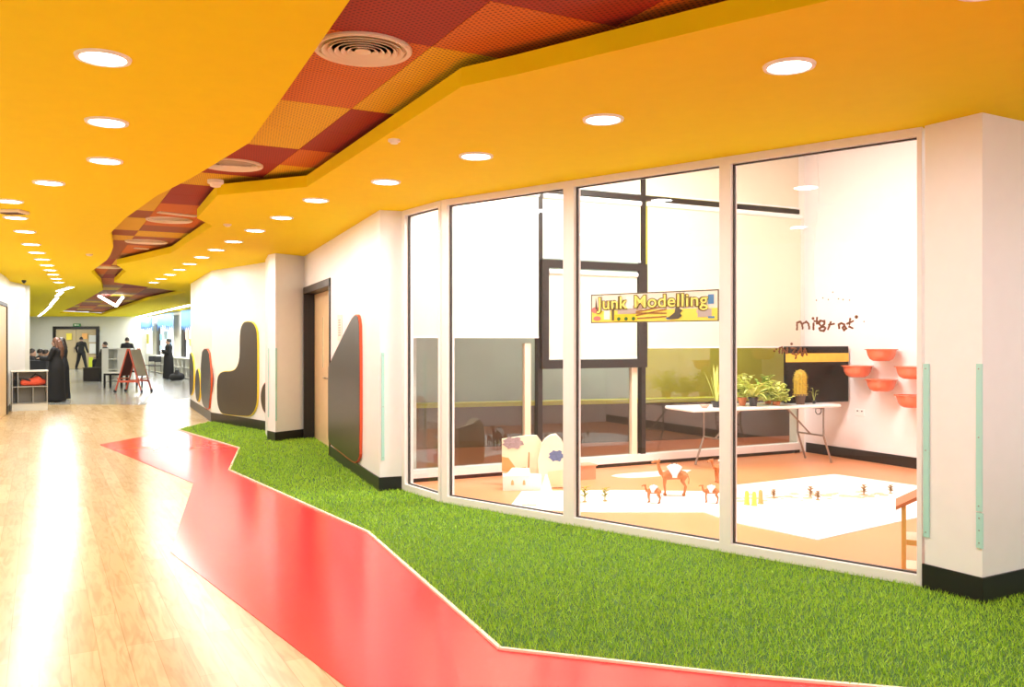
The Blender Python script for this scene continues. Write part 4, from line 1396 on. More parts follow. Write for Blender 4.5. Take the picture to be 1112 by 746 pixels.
for a_, z_ in ((.3, .16), (1.8, .19), (3.3, .15), (5, .12)):
    m.tube([(0, 0, .03), (.03 * math.cos(a_), .03 * math.sin(a_), z_)], .002, 5); blade(m, (.03 * math.cos(a_), .03 * math.sin(a_), z_), (math.cos(a_), math.sin(a_), .4), .05, .03, .3, 3)
m.build('foliage', LEAFP, r_)
# clamp under the table
pz = on_line(T0, T1, 890, 446)
r_ = empty('table_hook', (pz.x, pz.y, .648), tang, 'small dark hook hanging under the right of the folding table', 'hook')
m = MB(); m.tube([(-.04, .02, .062), (-.045, .02, .02), (-.02, .02, -.01), (.02, .02, -.01), (.045, .02, .02), (.04, .02, .058)], .006, 8); m.build('hook_body', DPLAST, r_)

# bowls on the right wall
wq = (RW - Q).normalized(); wn = Vector((wq.y, -wq.x, 0))
if wn.x > 0: wn = -wn
bowl_px = [(957, 380, 'top middle bowl'), (931, 398, 'bowl half hidden by the black board'), (990, 399, 'upper right bowl'), (957, 413, 'lower middle bowl'), (990, 430, 'lowest right bowl by the mint guard'), (896, 381, 'bowl peeking over the black board')]
first_b = None
for i, (u, v, nm) in enumerate(bowl_px):
    c = on_line(Q, RW, u, v, .20)
    if first_b is None:
        first_b = r = empty('wall_bowl', c)
        m = MB(); m.lathe([(.0001, -.135), (.09, -.135), (.132, -.112), (.158, -.065), (.172, .0), (.195, .004), (.196, .010), (.166, .012), (.150, -.06), (.122, -.104), (.0001, -.125)], n=32); m.build('bowl_body', ORANGE, r, True)
        m = MB(); m.box((-.012, .0, -.02), (.02, .02, .03)); m.v = []; m.f = []; m.mi = []
        m.tube([(.12, -.1, .03), (.12, .05, .09), (-.12, .05, .09), (-.12, -.1, .03)], .004, 6); m.v = []; m.f = []; m.mi = []
        a2 = math.atan2(-wn.y, -wn.x)
        Mw = Matrix.Rotation(a2, 4, 'Z')
        m.box((.192, 0, -.02), (.012, .14, .10), Mw); m.box((.168, 0, -.03), (.04, .05, .02), Mw)
        m.build('wall_bracket', WPLAST, r)
    else:
        r = copy_tree(first_b); r.location = c
    tag(r, 'orange plastic basin fixed on the pink wall, ' + nm, 'bowl', 'orange bowls on the classroom wall')
# clear brackets above bowls and socket
c = on_line(Q, RW, 934, 448, .0); c0 = Vector((c.x, c.y, c.z))
r = empty('wall_socket', c0, math.atan2(wq.y, wq.x), 'small white wall socket below the orange bowls', 'socket')
m = MB(); m.box((0, 0, 0), (.15, .014, .09), bev=.004); m.build('face_plate', WPLAST, r)
m = MB(); m.box((-.035, -.008, .02), (.02, .004, .016)); m.box((.035, -.008, .02), (.02, .004, .016)); m.box((-.035, .008, .02), (.02, .004, .016)); m.box((.035, .008, .02), (.02, .004, .016)); m.build('switch', DPLAST, r)
# cable down the wall from the ceiling
m = MB(); pts = []
for i in range(20):
    t = i / 19; z_ = ROOM_H - .02 - t * 2.4; pts.append(Q + wq * (.22 + .05 * math.sin(t * 7)) + wn * .012 + Vector((0, 0, z_)))
m.tube(pts, .005, 6); tag(m.build('cable', WPLAST), 'thin pale cable hanging down the classroom wall corner', 'cable')


def remesh(o, vox, sm=3):
    md = o.modifiers.new('fuse', 'REMESH'); md.mode = 'VOXEL'; md.voxel_size = vox; md.use_smooth_shade = True
    m2 = o.modifiers.new('relax', 'SMOOTH'); m2.iterations = sm; m2.factor = .5


# camels
CAM = mat('camel_tan', (.46, .16, .045), .6, noise=.1, nscale=30)


def camel(u, v, rz, s, label, saddle, head_down=False, ztop=.014):
    base = fl(u, v, ztop); base.z = ztop
    r = empty('toy_camel', base, rz, label, 'toy camel')
    r.scale = (s, s, s)
    m = MB()
    m.limb([(-.28, 0, .62), (-.05, 0, .65), (.20, 0, .60)], [.14, .17, .14])
    m.limb([(-.02, 0, .74), (-.02, 0, .86)], [.12, .06])                                  # hump
    if head_down:
        nk = [(.24, 0, .62), (.36, 0, .58), (.42, 0, .72), (.46, 0, .86)]
    else:
        nk = [(.22, 0, .62), (.36, 0, .66), (.42, 0, .82), (.45, 0, 1.0)]
    m.limb(nk, [.095, .065, .05, .042])
    hx = nk[-1]
    m.limb([(hx[0] - .02, 0, hx[2] + .02), (hx[0] + .09, 0, hx[2] + .02), (hx[0] + .17, 0, hx[2] - .02)], [.05, .043, .032])
    for sd in (-1, 1):
        m.limb([(hx[0] - .03, sd * .035, hx[2] + .06), (hx[0] - .05, sd * .05, hx[2] + .11)], [.013, .008])
        m.limb([(.24, sd * .09, .58), (.26, sd * .09, .32), (.23, sd * .09, .05)], [.07, .038, .026])
        m.limb([(.23, sd * .09, .035), (.27, sd * .09, .03)], [.035, .03])
        m.limb([(-.34, sd * .09, .60), (-.27, sd * .09, .44), (-.37, sd * .09, .28), (-.33, sd * .09, .05)], [.085, .055, .032, .026])
        m.limb([(-.33, sd * .09, .035), (-.29, sd * .09, .03)], [.035, .03])
    m.limb([(-.42, 0, .64), (-.47, 0, .50), (-.46, 0, .36)], [.022, .014, .018])
    b_ = m.build('body', CAM, r, True); remesh(b_, .014, 2)
    if saddle:
        m = MB(); sad = []
        vs = []; fs = []; nx, na = 6, 14
        for i in range(nx + 1):
            x = 0
            for j in range(na + 1):
                a_ = PI * (-.12 + 1.24 * j / na); q_ = 2 * i / nx - 1; sn = max(0, math.sin(a_))
                rr = .195 + .10 * sn ** 4 * math.cos(q_ * 1.4)
                vs.append((-.03 + q_ * (.07 + .15 * sn), math.cos(a_) * rr * .95, .64 + math.sin(a_) * rr * 1.0))
        for i in range(nx):
            for j in range(na):
                o_ = i * (na + 1) + j; fs.append((o_, o_ + 1, o_ + na + 2, o_ + na + 1))
        m.add(vs, fs)
        sd_ = m.build('saddle_cloth', WPLAST, r, True); so_ = sd_.modifiers.new('thick', 'SOLIDIFY'); so_.thickness = .02; so_.offset = 1
        m = MB(); m.tube([(.03, -.05, .93), (.03, 0, .99), (.03, .05, .93)], .012, 8); m.tube([(-.1, -.05, .91), (-.1, 0, .97), (-.1, .05, .91)], .012, 8); m.build('saddle_horn', DPLAST, sd_)
    m = MB()
    for sd in (-1, 1): m.ball((hx[0] + .07, sd * .038, hx[2] + .035), .008, 8)
    m.build('eye', BLACK, r)
    return r


camel(731, 538, PI - .1, .33, 'largest tan toy camel with a white saddle cloth', True)
camel(709.5, 546, PI - .5, .18, 'small toy camel with white back, left of the large camel', True, True)
camel(772, 546, PI - .4, .18, 'small toy camel with white back beside the right mullion', True, True)
camel(785, 524, PI + .2, .28, 'tan toy camel partly hidden behind the right mullion', True, True, ztop=ZF)


# little plants and pegs on the sheet
def sprout(u, v, H, label, m_=None):
    b_ = fl(u, v, .014); r = empty('toy_plant', (b_.x, b_.y, .014), 0, label, 'toy plant'); m = MB()
    m.lathe([(.02, 0), (.018, .008), (.0001, .01)], n=12); m.build('base', mat('sand_base', (.72, .5, .25), .8), r)
    m = MB(); m.tube([(0, 0, .008), (0, 0, H * .7)], .006, 6)
    for i in range(14):
        a_ = i * 2.4; z_ = .25 * H + .05 * H * i
        blade(m, (0, 0, z_), (math.cos(a_), math.sin(a_), .7), H * .45, .034, .3, 3)
    m.build('foliage', m_ or mat('olive_leaf', (.38, .33, .04), .6), r)


sprout(635, 545, .15, 'small yellow green toy plant behind the left mullion')
sprout(657, 544, .13, 'small yellow green toy plant on the sheet left of the camels')
for u, v, nm in ((811, 548, 'left'), (819, 549, 'middle'), (826, 547, 'right')):
    b_ = fl(u, v, .014); r = empty('toy_cone', (b_.x, b_.y, .014), 0, 'small yellow toy cone on the white sheet, %s of three' % nm, 'toy cone', 'three yellow toy cones')
    m = MB(); m.lathe([(.03, 0), (.03, .008), (.024, .012), (.021, .11), (.012, .13), (.0001, .132)], n=14); m.build('cone', mat('yellow_toy', (.88, .70, .12), .5) if nm != 'right' else mat('tan_toy', (.65, .42, .15), .6), r, True)
for i, (u, v) in enumerate(((840, 541), (880, 540), (888, 543), (938, 538), (967, 536))):
    sprout(u, v, .09 + .02 * (i % 2), ['tiny dry toy bush right of the yellow cones', 'tiny dry toy bush in the middle of the right sheet', 'tiny dry toy bush close right of the middle one', 'tiny dry toy bush nearer the right column', 'tiny dry toy bush farthest right on the sheet'][i], mat('dry_bush', (.42, .24, .09), .8))

# cardboard art and boxes in the left pane
CARD = mat('cream_card', (.93, .80, .58), .7)


def card(px, y, th, m_, name, label, cat, marks=(), lean=0.0):
    og = at_depth(*px[0], y); pts = [at_depth(u, v, y + lean * (CV + 180 - v) / 60.) - og for u, v in px]
    m = MB(); m.prism(pts, (0, th, 0)); o = m.build(name, m_, loc=og); tag(o, label, cat)
    for nm, mm, q in marks:
        k_ = MB(); k_.prism([at_depth(u, v, y - .001) - og for u, v in q], (0, -.004, 0)); k_.build(nm, mm, o)
    return o


def blob(cx, cy, rx, ry, n_=22, amp=.18):
    return [(cx + rx * math.cos(2 * PI * i / n_) * (1 + amp * math.sin(i * 2.1)), cy + ry * math.sin(2 * PI * i / n_) * (1 + amp * math.cos(i * 1.7))) for i in range(n_)]


BLUEP = mat('blue_scribble', (.13, .16, .30), .8, noise=.5, nscale=60)
GREYP = mat('grey_scribble', (.38, .28, .30), .8, noise=.5, nscale=60)
card([(587, 530), (584, 500), (588, 483), (592, 477), (598, 473), (604, 472), (610, 478), (613.5, 486), (616, 500), (616, 512), (613, 529)], 9.05, .12, CARD, 'cardboard_panel',
     'rounded cream cardboard shape with a blue scribble leaning by the left mullion', 'cardboard', [('scribble', BLUEP, blob(604, 495, 8, 6)), ('label_panel', mat('card_shade', (.85, .68, .42), .7), [(595, 512), (611, 510), (611, 526), (595, 528)])])
card([(546, 529), (545, 500), (545, 477), (573, 473), (583, 473), (588, 480), (588, 529)], 9.25, .06, CARD, 'cardboard_panel',
     'square cream cardboard panel with a grey scribble and brown slot', 'cardboard', [('scribble', GREYP, blob(557, 481, 11, 6.5)), ('slot', mat('brown_slot', (.50, .24, .08), .7), [(573, 517), (573.8, 491), (575, 491), (574.6, 517)]),
     ('orange_fold', mat('orange_fold', (.85, .40, .14), .7), [(545, 496), (552, 497), (560, 508), (571, 507), (571, 510), (557, 514), (545, 511)])])
r = empty('white_box', at_depth(546, 531.5, 8.9), .02, 'low white box with two small drawings before the cardboard panels', 'box')
bz_ = EYE + (370 - 531.5) * 8.9 / F
ww = 42 * 8.9 / F
r.location.z = ZF
m = MB(); m.box((ww / 2, .1, .075), (ww, .2, .15), bev=.004); m.build('box_body', WPLAST, r)
m = MB(); m.prism([(0.02, 0, .152), (ww * .72, 0, .152), (ww * .7, .12, .215), (.1, .12, .22)], (0, .01, 0)); m.build('raised_lid', CARD, r)
m = MB()
for x in (.25, .55): m.prism([(ww * x - .015, -.001, .06), (ww * x + .015, -.001, .06), (ww * x + .012, -.001, .10), (ww * x, -.001, .115), (ww * x - .012, -.001, .10)], (0, -.003, 0))
m.build('drawing', mat('tan_mark', (.70, .45, .22), .7), r)
m = MB(); pp = fl(593, 538, ZF); m.lathe([(.075, 0), (.07, .004), (.02, .17), (.012, .2), (.0001, .202)], n=16)
tag(m.build('paper_cone', SHEET, loc=(pp.x, pp.y, ZF + .009), smooth=True), 'white paper cone standing before the rounded cardboard shape', 'paper cone')
pp = fl(633, 520, ZF)
r = empty('storage_tub', (pp.x, pp.y, ZF), .4, 'salmon plastic tub on the classroom floor right of the left mullion', 'tub')
m = MB(); m.prism([(-.12, -.08, 0), (.12, -.08, 0), (.12, .08, 0), (-.12, .08, 0)], (0, 0, .15)); m.build('tub_body', mat('salmon_plastic', (.85, .33, .20), .4), r)
m = MB(); m.box((0, 0, .158), (.27, .19, .018), bev=.006); m.build('tub_rim', mat('salmon_plastic', (.85, .33, .20), .4), r)
pp = fl(574, 549, .014); m = MB(); m.tube([(-.06, 0, .004), (-.02, .01, .006), (.03, -.01, .005), (.07, .0, .004)], .004, 6); m.tube([(-.02, .01, .006), (0, .04, .006)], .003, 6)
tag(m.build('twig', mat('dry_twig', (.62, .42, .20), .8), loc=(pp.x, pp.y, .014)), 'thin dry twig lying at the left end of the white sheet', 'twig')

# wooden toy house shelf at the right
HW = mat('honey_wood', (.72, .38, .10), .45, noise=.12, nscale=10)
hp = fl(981.5, 622, ZF)
r = empty('toy_house', (hp.x, hp.y, ZF), -.42, 'open wooden toy house with sloping roof beside the right column', 'toy house')
hz = EYE + (370 - 549) * hp.y / F - ZF
HWd = .42
for x in (0, HWd):
    for y in (0, .26):
        m = MB(); m.box((x, y, hz / 2), (.028, .028, hz), bev=.003); m.build('post', HW, r)
for s in (0, 1):
    x0, x1 = (-.05, HWd / 2) if s == 0 else (HWd + .05, HWd / 2)
    m = MB(); m.prism([(x0, -.03, hz - .03), (x1, -.03, hz + .12), (x1, -.03, hz + .145), (x0, -.03, hz - .005)], (0, .32, 0)); m.build('roof_panel', mat('reddish_wood', (.55, .17, .06), .45), r)
m = MB(); m.box((HWd / 2, .13, hz * .48), (HWd - .03, .26, .018)); m.build('shelf_board', mat('pale_ply', (.90, .78, .58), .5), r)
m = MB(); m.box((HWd / 2, -.006, hz * .46), (HWd - .03, .012, .035)); m.build('shelf_lip', HW, r)
m = MB(); m.box((HWd / 2, .13, .02), (HWd - .03, .25, .018)); m.build('floor_board', mat('pale_ply', (.90, .78, .58), .5), r)
c = r.matrix_basis @ Vector((.17, .08, .03)); m = MB(); m.box((0, 0, .045), (.09, .07, .09), bev=.004)
bk = tag(m.build('toy_crate', mat('pink_toy', (.80, .42, .30), .6), loc=c, rz=.4), 'small pink wooden block inside the toy house', 'toy block')
c = r.matrix_basis @ Vector((.25, .04, .03)); m = MB(); m.box((0, 0, .07), (.025, .025, .14), bev=.003); tag(m.build('toy_peg', REDW, loc=c, rz=.4), 'upright reddish wooden peg inside the toy house', 'toy peg')

# ------------------------------------------------------------------ hall furniture
# low shelf at the left with red bag
SHG = mat('shelf_grey', (.36, .36, .34), .5)
sd0 = Vector((-10.98, 19.0, 0)); sa = math.atan2(.56, .83); SW = .70
r = empty('low_shelf', sd0, sa, 'low open grey shelf with white top standing against the left pier', 'shelf')
for nm_, (x0_, x1_, y0_, y1_, z0_, z1_), mm_ in (('plinth', (0, SW, .01, .34, 0, .15), PALEW), ('base', (0, SW, 0, .35, .15, .17), SHG), ('top', (-.01, SW + .01, -.01, .36, .86, .89), PALEW),
        ('side_panel', (0, .02, 0, .35, .17, .86), SHG), ('side_panel', (SW - .02, SW, 0, .35, .17, .86), SHG), ('back_panel', (.02, SW - .02, .33, .35, .17, .86), SHG),
        ('divider', (.11, .125, .003, .33, .17, .86), SHG), ('shelf_board', (.125, SW - .02, .002, .33, .52, .54), SHG), ('shelf_board', (.02, .11, .002, .33, .52, .54), SHG), ('divider', (.405, .42, .003, .33, .17, .52), SHG)):
    m = MB(); m.box(((x0_ + x1_) / 2, (y0_ + y1_) / 2, (z0_ + z1_) / 2), (x1_ - x0_, y1_ - y0_, z1_ - z0_)); m.build(nm_, mm_, r)
SR = Matrix.Rotation(sa, 3, 'Z')
bp_ = sd0 + SR @ Vector((.41, .15, .54))
r = empty('shoulder_bag', bp_, sa, 'red bag with dark straps lying in the low shelf at left', 'bag'); r.scale = (.72, .7, .85)
m = MB(); m.limb([(-.26, 0, .09), (-.08, 0, .10), (.14, 0, .13), (.3, .02, .10)], [.08, .09, .13, .08], 12); b_ = m.build('bag_body', mat('red_fabric', (.75, .10, .05), .6), r, True); remesh(b_, .02, 3)
m = MB(); m.tube([(-.28, -.02, .12), (-.36, -.05, .22), (-.25, -.07, .2), (-.05, -.09, .14)], .02, 8); m.tube([(-.05, -.02, .2), (.08, -.03, .31), (.22, -.03, .25), (.3, -.02, .14)], .022, 8); m.build('strap', CLOTHG, r, True)
m = MB(); m.box((0, 0, .06), (.08, .2, .12), bev=.015); tag(m.build('small_case', CLOTHB, loc=tuple(sd0 + SR @ Vector((.065, .15, .54))), rz=sa), 'small black case in the left bay of the low shelf', 'case')


# people
def person(loc, rz, H, label, pose='stand', robe=None, hair=HAIRD, top=CLOTHB, legs=CLOTHB, longhair=False, sit=0.0, scarf=False):
    """continuous body; facing +y in local space"""
    s = H / 1.7
    r = empty('person', loc, rz, label, 'person'); r.scale = (s, s, s)
    m = MB(); dz = -sit
    # torso, neck, head
    m.limb([(0, 0, .95 + dz), (0, .0, 1.15 + dz), (0, -.01, 1.36 + dz)], [.145, .125, .145])
    m.limb([(-.15, 0, 1.40 + dz), (.15, 0, 1.40 + dz)], [.065, .065])
    m.limb([(0, 0, 1.40 + dz), (0, .015, 1.50 + dz)], [.06, .052])
    m.ball((0, .01, 1.60 + dz), .1, 14, (.80, .95, 1.15))
    m.limb([(0, .10, 1.585 + dz), (0, .115, 1.57 + dz)], [.016, .018])       # nose
    m.limb([(0, .06, 1.525 + dz), (0, .075, 1.52 + dz)], [.035, .03])        # chin
    for sd in (-1, 1):
        m.ball((sd * .082, 0, 1.59 + dz), .022, 8, (.5, 1, 1.4))
    if pose == 'reach':
        arms = [[(sd * .19, 0, 1.40), (sd * .22, .10, 1.16), (sd * .13, .33, 1.17)] for sd in (-1, 1)]
    elif pose == 'table':
        arms = [[(sd * .19, 0, 1.40), (sd * .26, .10, 1.15), (sd * .14, .32, 1.08)] for sd in (-1, 1)]
    elif pose == 'phone':
        arms = [[(-.19, 0, 1.40), (-.22, .05, 1.12), (-.08, .24, 1.22)], [(.19, 0, 1.40), (.24, .02, 1.14), (.10, .22, 1.14)]]
    else:
        arms = [[(-.19, 0, 1.40), (-.27, -.02, 1.14), (-.24, .06, .90)], [(.19, 0, 1.40), (.28, -.02, 1.13), (.32, .08, .90)]]
    for arm in arms:
        arm = [Vector(p) + Vector((0, 0, dz)) for p in arm]
        m.limb(arm, [.055, .042, .028])
        d = (arm[2] - arm[1]).normalized(); side = d.cross(Vector((0, 0, 1)))
        if side.length < .2: side = Vector((1, 0, 0))
        side.normalize(); hnd = arm[2] + d * .05
        m.limb([arm[2], hnd], [.026, .03])
        for f_, (o_, l_) in enumerate(((-.030, .065), (-.010, .08), (.010, .075), (.030, .058))):
            k0 = hnd + d * .02 + side * o_; k1 = k0 + d * l_ * .55; k2 = k1 + d * l_ * .35 + Vector((0, 0, -l_ * .25))
            m.limb([k0, k1, k2], [.0095, .009, .008], 8)
        m.limb([hnd - side * .02 - d * .02, hnd - side * .05 + d * .02, hnd - side * .052 + d * .045], [.011, .010, .009], 8)
    if sit:
        for sd in (-1, 1):
            m.limb([(sd * .09, 0, .92 + dz), (sd * .11, .40, .90 + dz), (sd * .11, .42, .10)], [.095, .07, .045])
            m.limb([(sd * .11, .40, .06), (sd * .11, .56, .045)], [.05, .04])
    else:
        st = .16 if pose == 'wide' else .02
        for sd in (-1, 1):
            m.limb([(sd * .09, 0, .92), (sd * (.10 + st * .45), .02, .50), (sd * (.10 + st), -.01, .10)], [.10, .068, .045])
            m.limb([(sd * (.10 + st), -.02, .055), (sd * (.11 + st), .13, .042)], [.05, .038])
    b_ = m.build('body', SKIN, r, True); remesh(b_, .0125, 2)
    # hair
    m = MB(); hz_ = 1.61 + dz
    m.ball((0, -.012, hz_ + .018), .108, 14, (.86, .98, 1.10)); hb = m
    cut = MB()
    vs = []; n1, n2 = 14, 24
    h_ = MB()
    V_, F_ = [], []
    for j in range(n1 + 1):
        th = j / n1 * (1.75 if not longhair else 1.9)
        for i in range(n2):
            a_ = 2 * PI * i / n2
            front = max(0, math.sin(a_)) ** 2
            t2 = th * (1 - .48 * front)
            V_.append((.092 * math.sin(t2) * math.cos(a_) * 1.02, .108 * math.sin(t2) * math.sin(a_) - .008, hz_ + .005 + .128 * math.cos(t2)))
    for j in range(n1):
        for i in range(n2):
            k_ = (i + 1) % n2; F_.append((j * n2 + i, j * n2 + k_, (j + 1) * n2 + k_, (j + 1) * n2 + i))
    h_.add(V_, F_)
    if longhair:
        h_.limb([(0, -.06, hz_ - .02), (0, -.10, hz_ - .15), (0, -.12, hz_ - .34), (0, -.12, hz_ - .46)], [.09, .095, .08, .03], 14)
        for sd in (-1, 1): h_.limb([(sd * .07, -.02, hz_ - .02), (sd * .09, -.05, hz_ - .2), (sd * .08, -.08, hz_ - .36)], [.035, .04, .02], 10)
    elif scarf:
        h_.limb([(0, -.03, hz_ - .03), (0, -.04, hz_ - .16)], [.10, .12], 14)
        h_.limb([(-.1, -.02, hz_ - .20), (.1, -.02, hz_ - .20)], [.09, .09], 12)
    h_.build('headscarf' if scarf else 'hair', hair, r, True)
    # clothes
    c_ = MB()
    c_.limb([(0, 0, .94 + dz), (0, 0, 1.16 + dz), (0, -.01, 1.36 + dz)], [.165, .145, .16], 16)
    c_.limb([(-.15, 0, 1.40 + dz), (.15, 0, 1.40 + dz)], [.078, .078])
    for arm in arms:
        arm = [Vector(p) + Vector((0, 0, dz)) for p in arm]; c_.limb([arm[0], arm[1], arm[1] + (arm[2] - arm[1]) * .88], [.07, .058, .05 if not robe else .075])
    if robe:
        c_.lathe([(.16, 1.2), (.205, 1.05), (.235, .9), (.245, .6), (.26, .25), (.285, .03), (.27, .02), (.15, .3)], n=28, sx=.95, sy=.85)
    cc = c_.build('robe' if robe else 'shirt', top, r, True); remesh(cc, .016, 3)
    if not robe:
        t_ = MB()
        if sit:
            for sd in (-1, 1): t_.limb([(sd * .09, 0, .92 + dz), (sd * .11, .40, .90 + dz), (sd * .11, .42, .14)], [.115, .088, .065])
        else:
            st = .16 if pose == 'wide' else .02
            for sd in (-1, 1): t_.limb([(sd * .09, 0, .92), (sd * (.10 + st * .45), .02, .50), (sd * (.10 + st), -.01, .13)], [.12, .086, .066])
        tt = t_.build('trousers', legs, r, True); remesh(tt, .016, 2)
    sh_ = MB()
    for sd in (-1, 1):
        st = .16 if pose == 'wide' else .02
        yy = .42 if sit else 0
        x = sd * (.11 if sit else .105 + st)
        sh_.limb([(x, -.03 + yy, .052), (x, .13 + yy, .045)], [.052, .045], 12)
    so2 = sh_.build('shoes', SHOE, r, True)
    return r


def gp(u, v): p = fl(u, v); return Vector((p.x, p.y, 0))


def pf(u, y): return Vector(((u - CU) / F * y, y, 0))


person(pf(61, 22.0), PI / 2 + .1, 1.60, 'woman with long brown hair in a floor length black robe facing left', 'reach', True, HAIRB, longhair=True)
person(pf(66.5, 22.75), PI / 2 + .3, 1.60, 'person in black hidden behind the long haired woman in a robe', 'stand', True, HAIRD, scarf=True)
person(pf(88.3, 46.3), PI * .0, 1.72, 'person in dark clothes standing with legs apart at the far double door', 'wide')
person(pf(183, 35.0), PI / 2 + .5, 1.60, 'woman in a long black robe standing by the hall windows', 'phone', True, HAIRD)


def chair(loc, rz, label, sh_=.45):
    r = empty('chair', loc, rz, label, 'chair', None)
    m = MB(); m.box((0, 0, sh_ - .015), (.40, .40, .03), bev=.01); m.build('seat', CLOTHG, r)
    m = MB(); m.box((0, -.19, sh_ + .28), (.38, .025, .25), bev=.01); m.build('backrest', CLOTHG, r)
    for x in (-.17, .17):
        for y in (-.18, .17):
            m = MB(); m.tube([(x, y, sh_ - .031), (x * 1.1, y * 1.1, .0)], .012, 8); m.build('leg', STEEL, r)
        m = MB(); m.tube([(x, -.19, sh_ - .02), (x, -.19, sh_ + .17)], .011, 8); m.build('back_post', STEEL, r)


sitters = [(35, 26.2, 1.62, 'leftmost seated person in dark clothes behind the left shelf'), (44, 27.6, 1.60, 'middle seated person in dark clothes behind the left shelf'), (50, 27.0, 1.58, 'seated person in dark clothes nearest the woman with long hair')]
for u, y, H_s, lab in sitters:
    p = pf(u, y); person(p, PI * -.35, H_s, lab, 'table', None, HAIRD, sit=.40 if 0 else .36)
    chair(p, PI * -.35, 'dark chair under the ' + lab.split(' behind')[0].split(' nearest')[0] + (' by the long haired woman' if 'nearest' in lab else ''), .47)
# table before seated people
p = pf(39, 24.6)
r = empty('table', p, .2, 'pale table in front of the seated people behind the left shelf', 'table')
m = MB(); m.box((0, 0, .70), (1.3, .7, .03), bev=.01); m.build('table_top', PALEW, r)
for x in (-.58, .58):
    for y in (-.28, .28): m = MB(); m.tube([(x, y, .684), (x, y, 0)], .018, 8); m.build('leg', STEEL, r)
r2 = empty('storage_case', p + Vector((.12, -.1, .716)), .1, 'black case on the table before the seated people', 'case')
m = MB(); m.box((0, 0, .14), (.55, .3, .28), bev=.02); m.build('case_body', CLOTHB, r2)
m = MB(); m.tube([(-.08, 0, .28), (-.06, 0, .32), (.06, 0, .32), (.08, 0, .28)], .012, 8); m.build('handle', CLOTHG, r2)

# middle of the hall
p = pf(102, 33.3); r = empty('storage_box', (p.x, p.y, 0), 0, 'dark box on the floor left of the white shelf unit', 'box')
m = MB(); m.box((0, 0, .25), (.60, .5, .50), bev=.015); m.build('box_body', mat('dark_brown_box', (.025, .018, .015), .6), r)
m = MB(); m.box((0, 0, .512), (.63, .53, .022), bev=.006); m.build('lid', mat('dark_brown_box', (.025, .018, .015), .6), r)
p = pf(106, 34.2); r = empty('black_easel', (p.x, p.y, 0), 0, 'black triangular easel behind the dark box', 'easel')
m = MB(); m.prism([(-.30, 0, 0), (.30, 0, 0), (.22, 0, 1.22), (.12, 0, 1.22)], (0, .03, 0)); m.build('front_board', CHALK, r)
m = MB(); m.prism([(-.30, .5, 0), (.30, .5, 0), (.22, .04, 1.22), (.12, .04, 1.22)], (0, .03, 0)); m.build('rear_board', CHALK, r)
x0, x1 = pf(110.5, 33.0), pf(117.5, 33.0)
r = empty('white_shelf', (x0.x, 33.0, 0), 0, 'white shelf unit with solid end panel in the middle of the hall', 'shelf')
hs = EYE - 8.2 * 33 / F; W1 = (pf(139, 33).x - x0.x); We = x1.x - x0.x; Wb = pf(127.5, 33).x - x0.x
m = MB(); m.box((We / 2, .25, hs / 2), (We, .5, hs)); m.build('end_panel', PALEW, r)
m = MB(); m.box(((We + W1) / 2, .48, hs / 2), (W1 - We, .04, hs)); m.build('back_panel', PALEW, r)
m = MB(); m.box(((Wb + W1) / 2, .23, hs / 2), (W1 - Wb, .44, hs - .03)); m.build('door_panel', PALEW, r)
for z_ in (.04, .45, .85, hs - .02):
    m = MB(); m.box(((We + Wb) / 2, .23, z_), (Wb - We - .01, .44, .035)); m.build('shelf_board', PALEW, r)
person(pf(114, 35.8), PI * .6, 1.62, 'person with dark hair bending over the white shelf unit', 'table', None, HAIRD, sit=.15)
person(pf(138, 38.0), PI * .1, 1.66, 'person in black behind the orange easel', 'table', None, HAIRD)


def small_table(loc, rz, w_, d_, h_, label):
    r = empty('small_table', loc, rz, label, 'table')
    m = MB(); m.box((0, 0, h_ - .02), (w_, d_, .04), bev=.006); m.build('table_top', PALEW, r)
    m = MB(); m.box((0, -d_ / 2 + .02, h_ - .07), (w_ - .06, .03, .06)); m.build('apron', BLACK, r)
    for x in (-1, 1):
        for y in (-1, 1): m = MB(); m.box((x * (w_ / 2 - .03), y * (d_ / 2 - .045), (h_ - .04) / 2), (.05, .05, h_ - .04)); m.build('leg', BLACK, r)


small_table((pf(126, 28.5).x, 28.5, 0), 0, .62, .5, .52, 'low black legged table left of the orange easel')
small_table((pf(143, 30.0).x, 30.0, 0), 0, .6, .5, .56, 'low black legged table behind the orange easel')
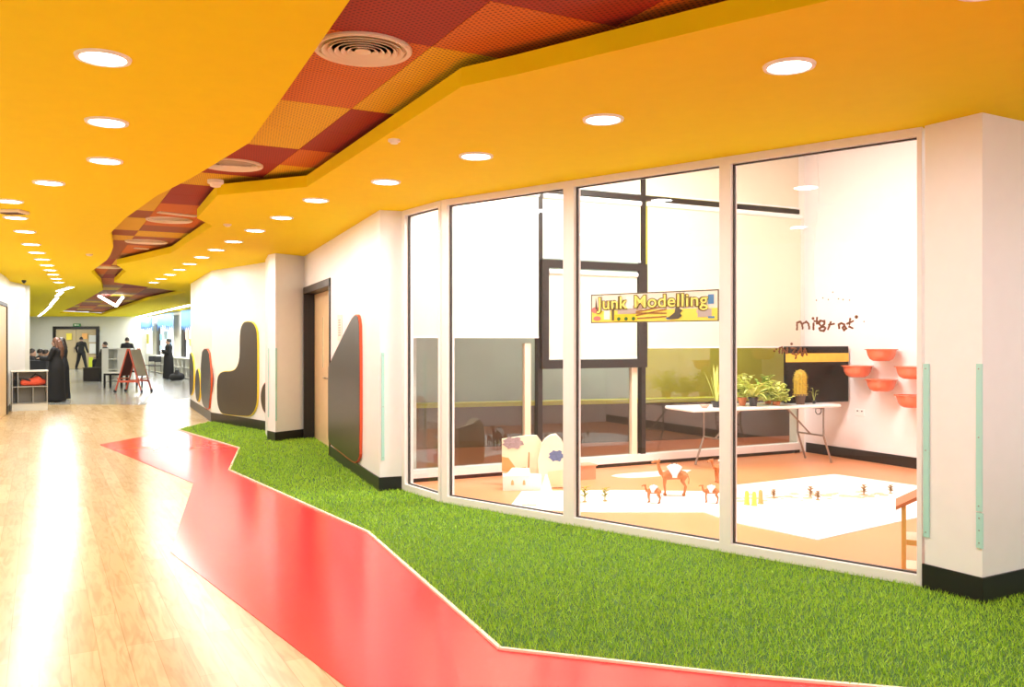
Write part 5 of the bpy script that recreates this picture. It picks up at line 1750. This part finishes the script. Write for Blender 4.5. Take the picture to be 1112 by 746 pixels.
# orange easel
p = pf(145, 26.0)
r = empty('easel', (p.x, p.y, 0), -.12, 'red wooden A frame children easel on castors in the hall', 'easel')
AP = 1.31
for y in (-.28, .28):
    for s in (-1, 1):
        m = MB(); m.tube([(s * .02, y, AP), (s * .40, y, .07)], .024, 6); m.build('leg', REDW, r)
    m = MB(); m.box((0, y, .34), (.64, .03, .06)); m.build('cross_rail', REDW, r)
for s in (-1, 1):
    m = MB(); m.tube([(s * .035, 0, AP - .04), (s * .26, 0, .52)], .004, 4); m.v = []; m.f = []; m.mi = []
    a_, c_ = Vector((s * .045, 0, AP - .03)), Vector((s * .27, 0, .50)); oo = Vector((s * .012, 0, .004))
    m.prism([a_ + Vector((0, -.25, 0)), a_ + Vector((0, .25, 0)), c_ + Vector((0, .25, 0)), c_ + Vector((0, -.25, 0))], oo)
    m.build('whiteboard' if s > 0 else 'blackboard', WPLAST if s > 0 else mat('maroon_board', (.10, .02, .02), .5), r)
    m = MB(); m.box((s * .33, 0, .42), (.1, .5, .03)); m.build('tray', REDW, r)
    for y in (-.28, .28):
        m = MB(); m.lathe([(.0001, -.015), (.045, -.015), (.045, .015), (.0001, .015)], (s * .42, y, .045), 14, Matrix.Rotation(PI / 2, 3, 'X')); m.build('castor', BLACK, r)
# dark stroller-like bag by the windows
p = pf(192, 33.5); r = empty('floor_bag', (p.x, p.y, 0), .3, 'dark bag on the floor right of the woman by the hall windows', 'bag')
m = MB(); m.limb([(-.14, 0, .14), (.14, 0, .16)], [.14, .15]); m.limb([(0, 0, .2), (0, 0, .34)], [.13, .09]); b_ = m.build('bag_body', CLOTHG, r, True); remesh(b_, .02, 3)
m = MB(); m.tube([(-.07, 0, .38), (-.05, 0, .48), (.05, 0, .48), (.07, 0, .38)], .012, 8); m.build('handle', CLOTHG, r)
for i, (u, y) in enumerate(((162, 39.5), (168, 38.5))):
    p = pf(u, y); chair((p.x, p.y, 0), 1.1, ['black chair by the hall shelves, farther of two', 'black chair by the hall shelves, nearer of two'][i])
